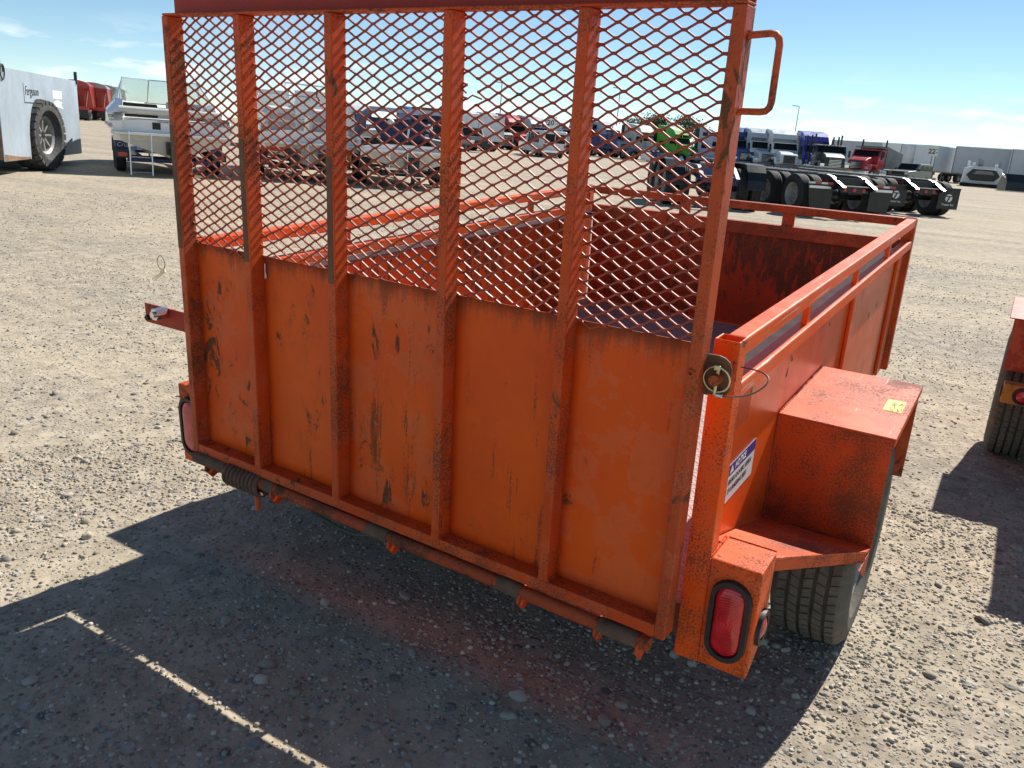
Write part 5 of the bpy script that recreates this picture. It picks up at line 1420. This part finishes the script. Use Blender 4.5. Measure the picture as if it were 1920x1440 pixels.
bk = empty("loader_bucket", (-.15, 84.0, 0), R(20)); tag(bk, "black loader bucket on the ground at the yard's edge", "bucket")
MB().prism([(-1.1, .05), (.9, .03), (1.1, .45), (.5, 1.25), (-.4, 1.45), (-1.0, .8)], -1.5, 1.5, 'x').build("bucket_shell", 'black_paint', bk)
MB().bar((-1.48, -.6, 1.12), (-1.48, .5, 1.40), .06, .12).build("bucket_edge", 'alu', bk)
MB().box((-1.5, .91, .02), (1.5, 1.25, .07)).build("cutting_edge", 'grey_steel', bk)

# red grain hoppers far left
def hopper(loc, rz, body, top, label):
    trim = "truck_red" if body == "deep_red" else "alu"; t = empty("grain_hopper_trailer", (loc[0], loc[1], 0), rz); tag(t, label, "trailer", "grain hopper trailers in a row")
    MB().prism([(1.3, 3.1), (8.4, 3.1), (8.4, 2.9), (6.0, 1.1), (5.2, 1.1), (4.9, 1.7), (4.6, 1.1), (3.8, 1.1), (1.3, 2.9)], -1.3, 1.3, 'x').build("hopper_body", body, t)
    arc_ = [(1.32*math.cos(math.pi*k/10), 3.1 + .50*math.sin(math.pi*k/10)) for k in range(11)]
    MB().prism(arc_, 1.2, 8.6, 'y').build("tarp", top, t)
    for sx in (-1, 1):
        MB().bar((sx*.95, .1, 1.1), (sx*1.15, 1.6, 3.05), .10, .10).build("end_brace", trim, t)
        MB().bar((sx*.45, -.1, .6), (sx*.45, 9.5, .9), .12, .25).build("frame_rail", body, t)
        for yy in (.6, 1.9): small_wheel(t, (sx*.95, yy, .50), sx, .50, .55)
        a, b = sorted((sx*.5, sx*1.2)); MB().box((a, -.15, .25), (b, -.12, .95)).build("mud_flap", 'black_paint', t)
    for xx in (-.3, .3): MB().bar((xx - .15, .15, 1.0), (xx - .15, 1.55, 3.0), .05, .05).build("ladder_side", trim, t)
    for k in range(6): MB().bar((-.45, .3 + .22*k, 1.2 + .32*k), (.15, .3 + .22*k, 1.2 + .32*k), .04, .04).build("ladder_rung", trim, t)
    MB().box((-1.25, -.1, .95), (1.25, .1, 1.25)).build("tail_beam", trim, t)
    return t
for k, (u, p, body, top, lab) in enumerate((
        (0, (-75.8, 44.6), 'deep_red', 'truck_red', "red grain hopper trailer with red tarp beyond the tank cart"),
        (1, (-79.0, 48.4), 'deep_red', 'tarp_grey', "red grain hopper trailer with grey tarp in the far row"),
        (2, (-83.0, 52.2), 'truck_silver', 'tarp_grey', "silver grain hopper trailer behind the red ones"),
        (3, (-87.4, 56.0), 'truck_beige', 'tarp_grey', "dusty beige hopper trailer at the far row's end"))):
    hopper(p, heading(-.80, .60), body, top, lab)

# lamp posts and trees on the skyline
for (px, py), h, lab in (((-34.9, 144.0), 9.7, "tall lamp post behind the row of parked semi trucks"),
                         ((-64.2, 99.0), 8.5, "slim mast above the white box truck"),
                         ((-54.3, 116.0), 9.5, "slim mast behind the lavender truck")):
    p = empty("lamp_post", (px, py, 0)); tag(p, lab, "lamp post", "tall poles on the skyline")
    MB().cyl((0, 0, 0), (0, 0, h), .10, 10, .06).build("pole", 'grey_steel', p)
    MB().bar((-.08, 0, h), (-1.1, 0, h + .08), .22, .12).build("lamp_arm", 'grey_steel', p)

def tree(loc, h, r, label, seed):
    rs = np.random.default_rng(seed); t = empty("tree", (loc[0], loc[1], 0)); tag(t, label, "tree", "trees on the skyline")
    m = MB().cyl((0, 0, 0), (0, 0, h*.55), .22, 10, .12); tips = []
    for k in range(9):
        a = rs.uniform(0, 6.28); z0 = h*rs.uniform(.28, .52); q = (r*.75*math.cos(a)*rs.uniform(.5, 1), r*.75*math.sin(a)*rs.uniform(.5, 1), h*rs.uniform(.62, .95))
        m.cyl((0, 0, z0), q, .08, 6, .025); tips.append(q)
    m.build("trunk", 'bark', t)
    n = 2200; c = np.array(tips)[rs.integers(0, len(tips), n)] + rs.normal(0, 1, (n, 3)) * np.array([r*.26, r*.26, h*.075])
    a = rs.normal(0, 1, (n, 3)); a /= np.linalg.norm(a, axis=1)[:, None]; b = np.cross(a, rs.normal(0, 1, (n, 3))); b /= np.linalg.norm(b, axis=1)[:, None]
    s = rs.uniform(.09, .22, (n, 1))
    V = np.stack([c - a*s, c + b*s*.6, c + a*s, c - b*s*.6], 1).reshape(-1, 3); F = np.arange(n*4).reshape(-1, 4)
    o = np_mesh("crown", V, F, 'leaf', False); o.parent = t; o['kind'] = 'stuff'
tree((-58.8, 136.0), 6.6, 3.4, "sparse tree above the beige truck's roof", 3)
tree((-54.0, 134.0), 6.4, 2.6, "small thin tree between the beige and green trucks", 5)
tree((-48.0, 129.5), 6.2, 3.0, "round leafy tree behind the green truck's nose", 9)
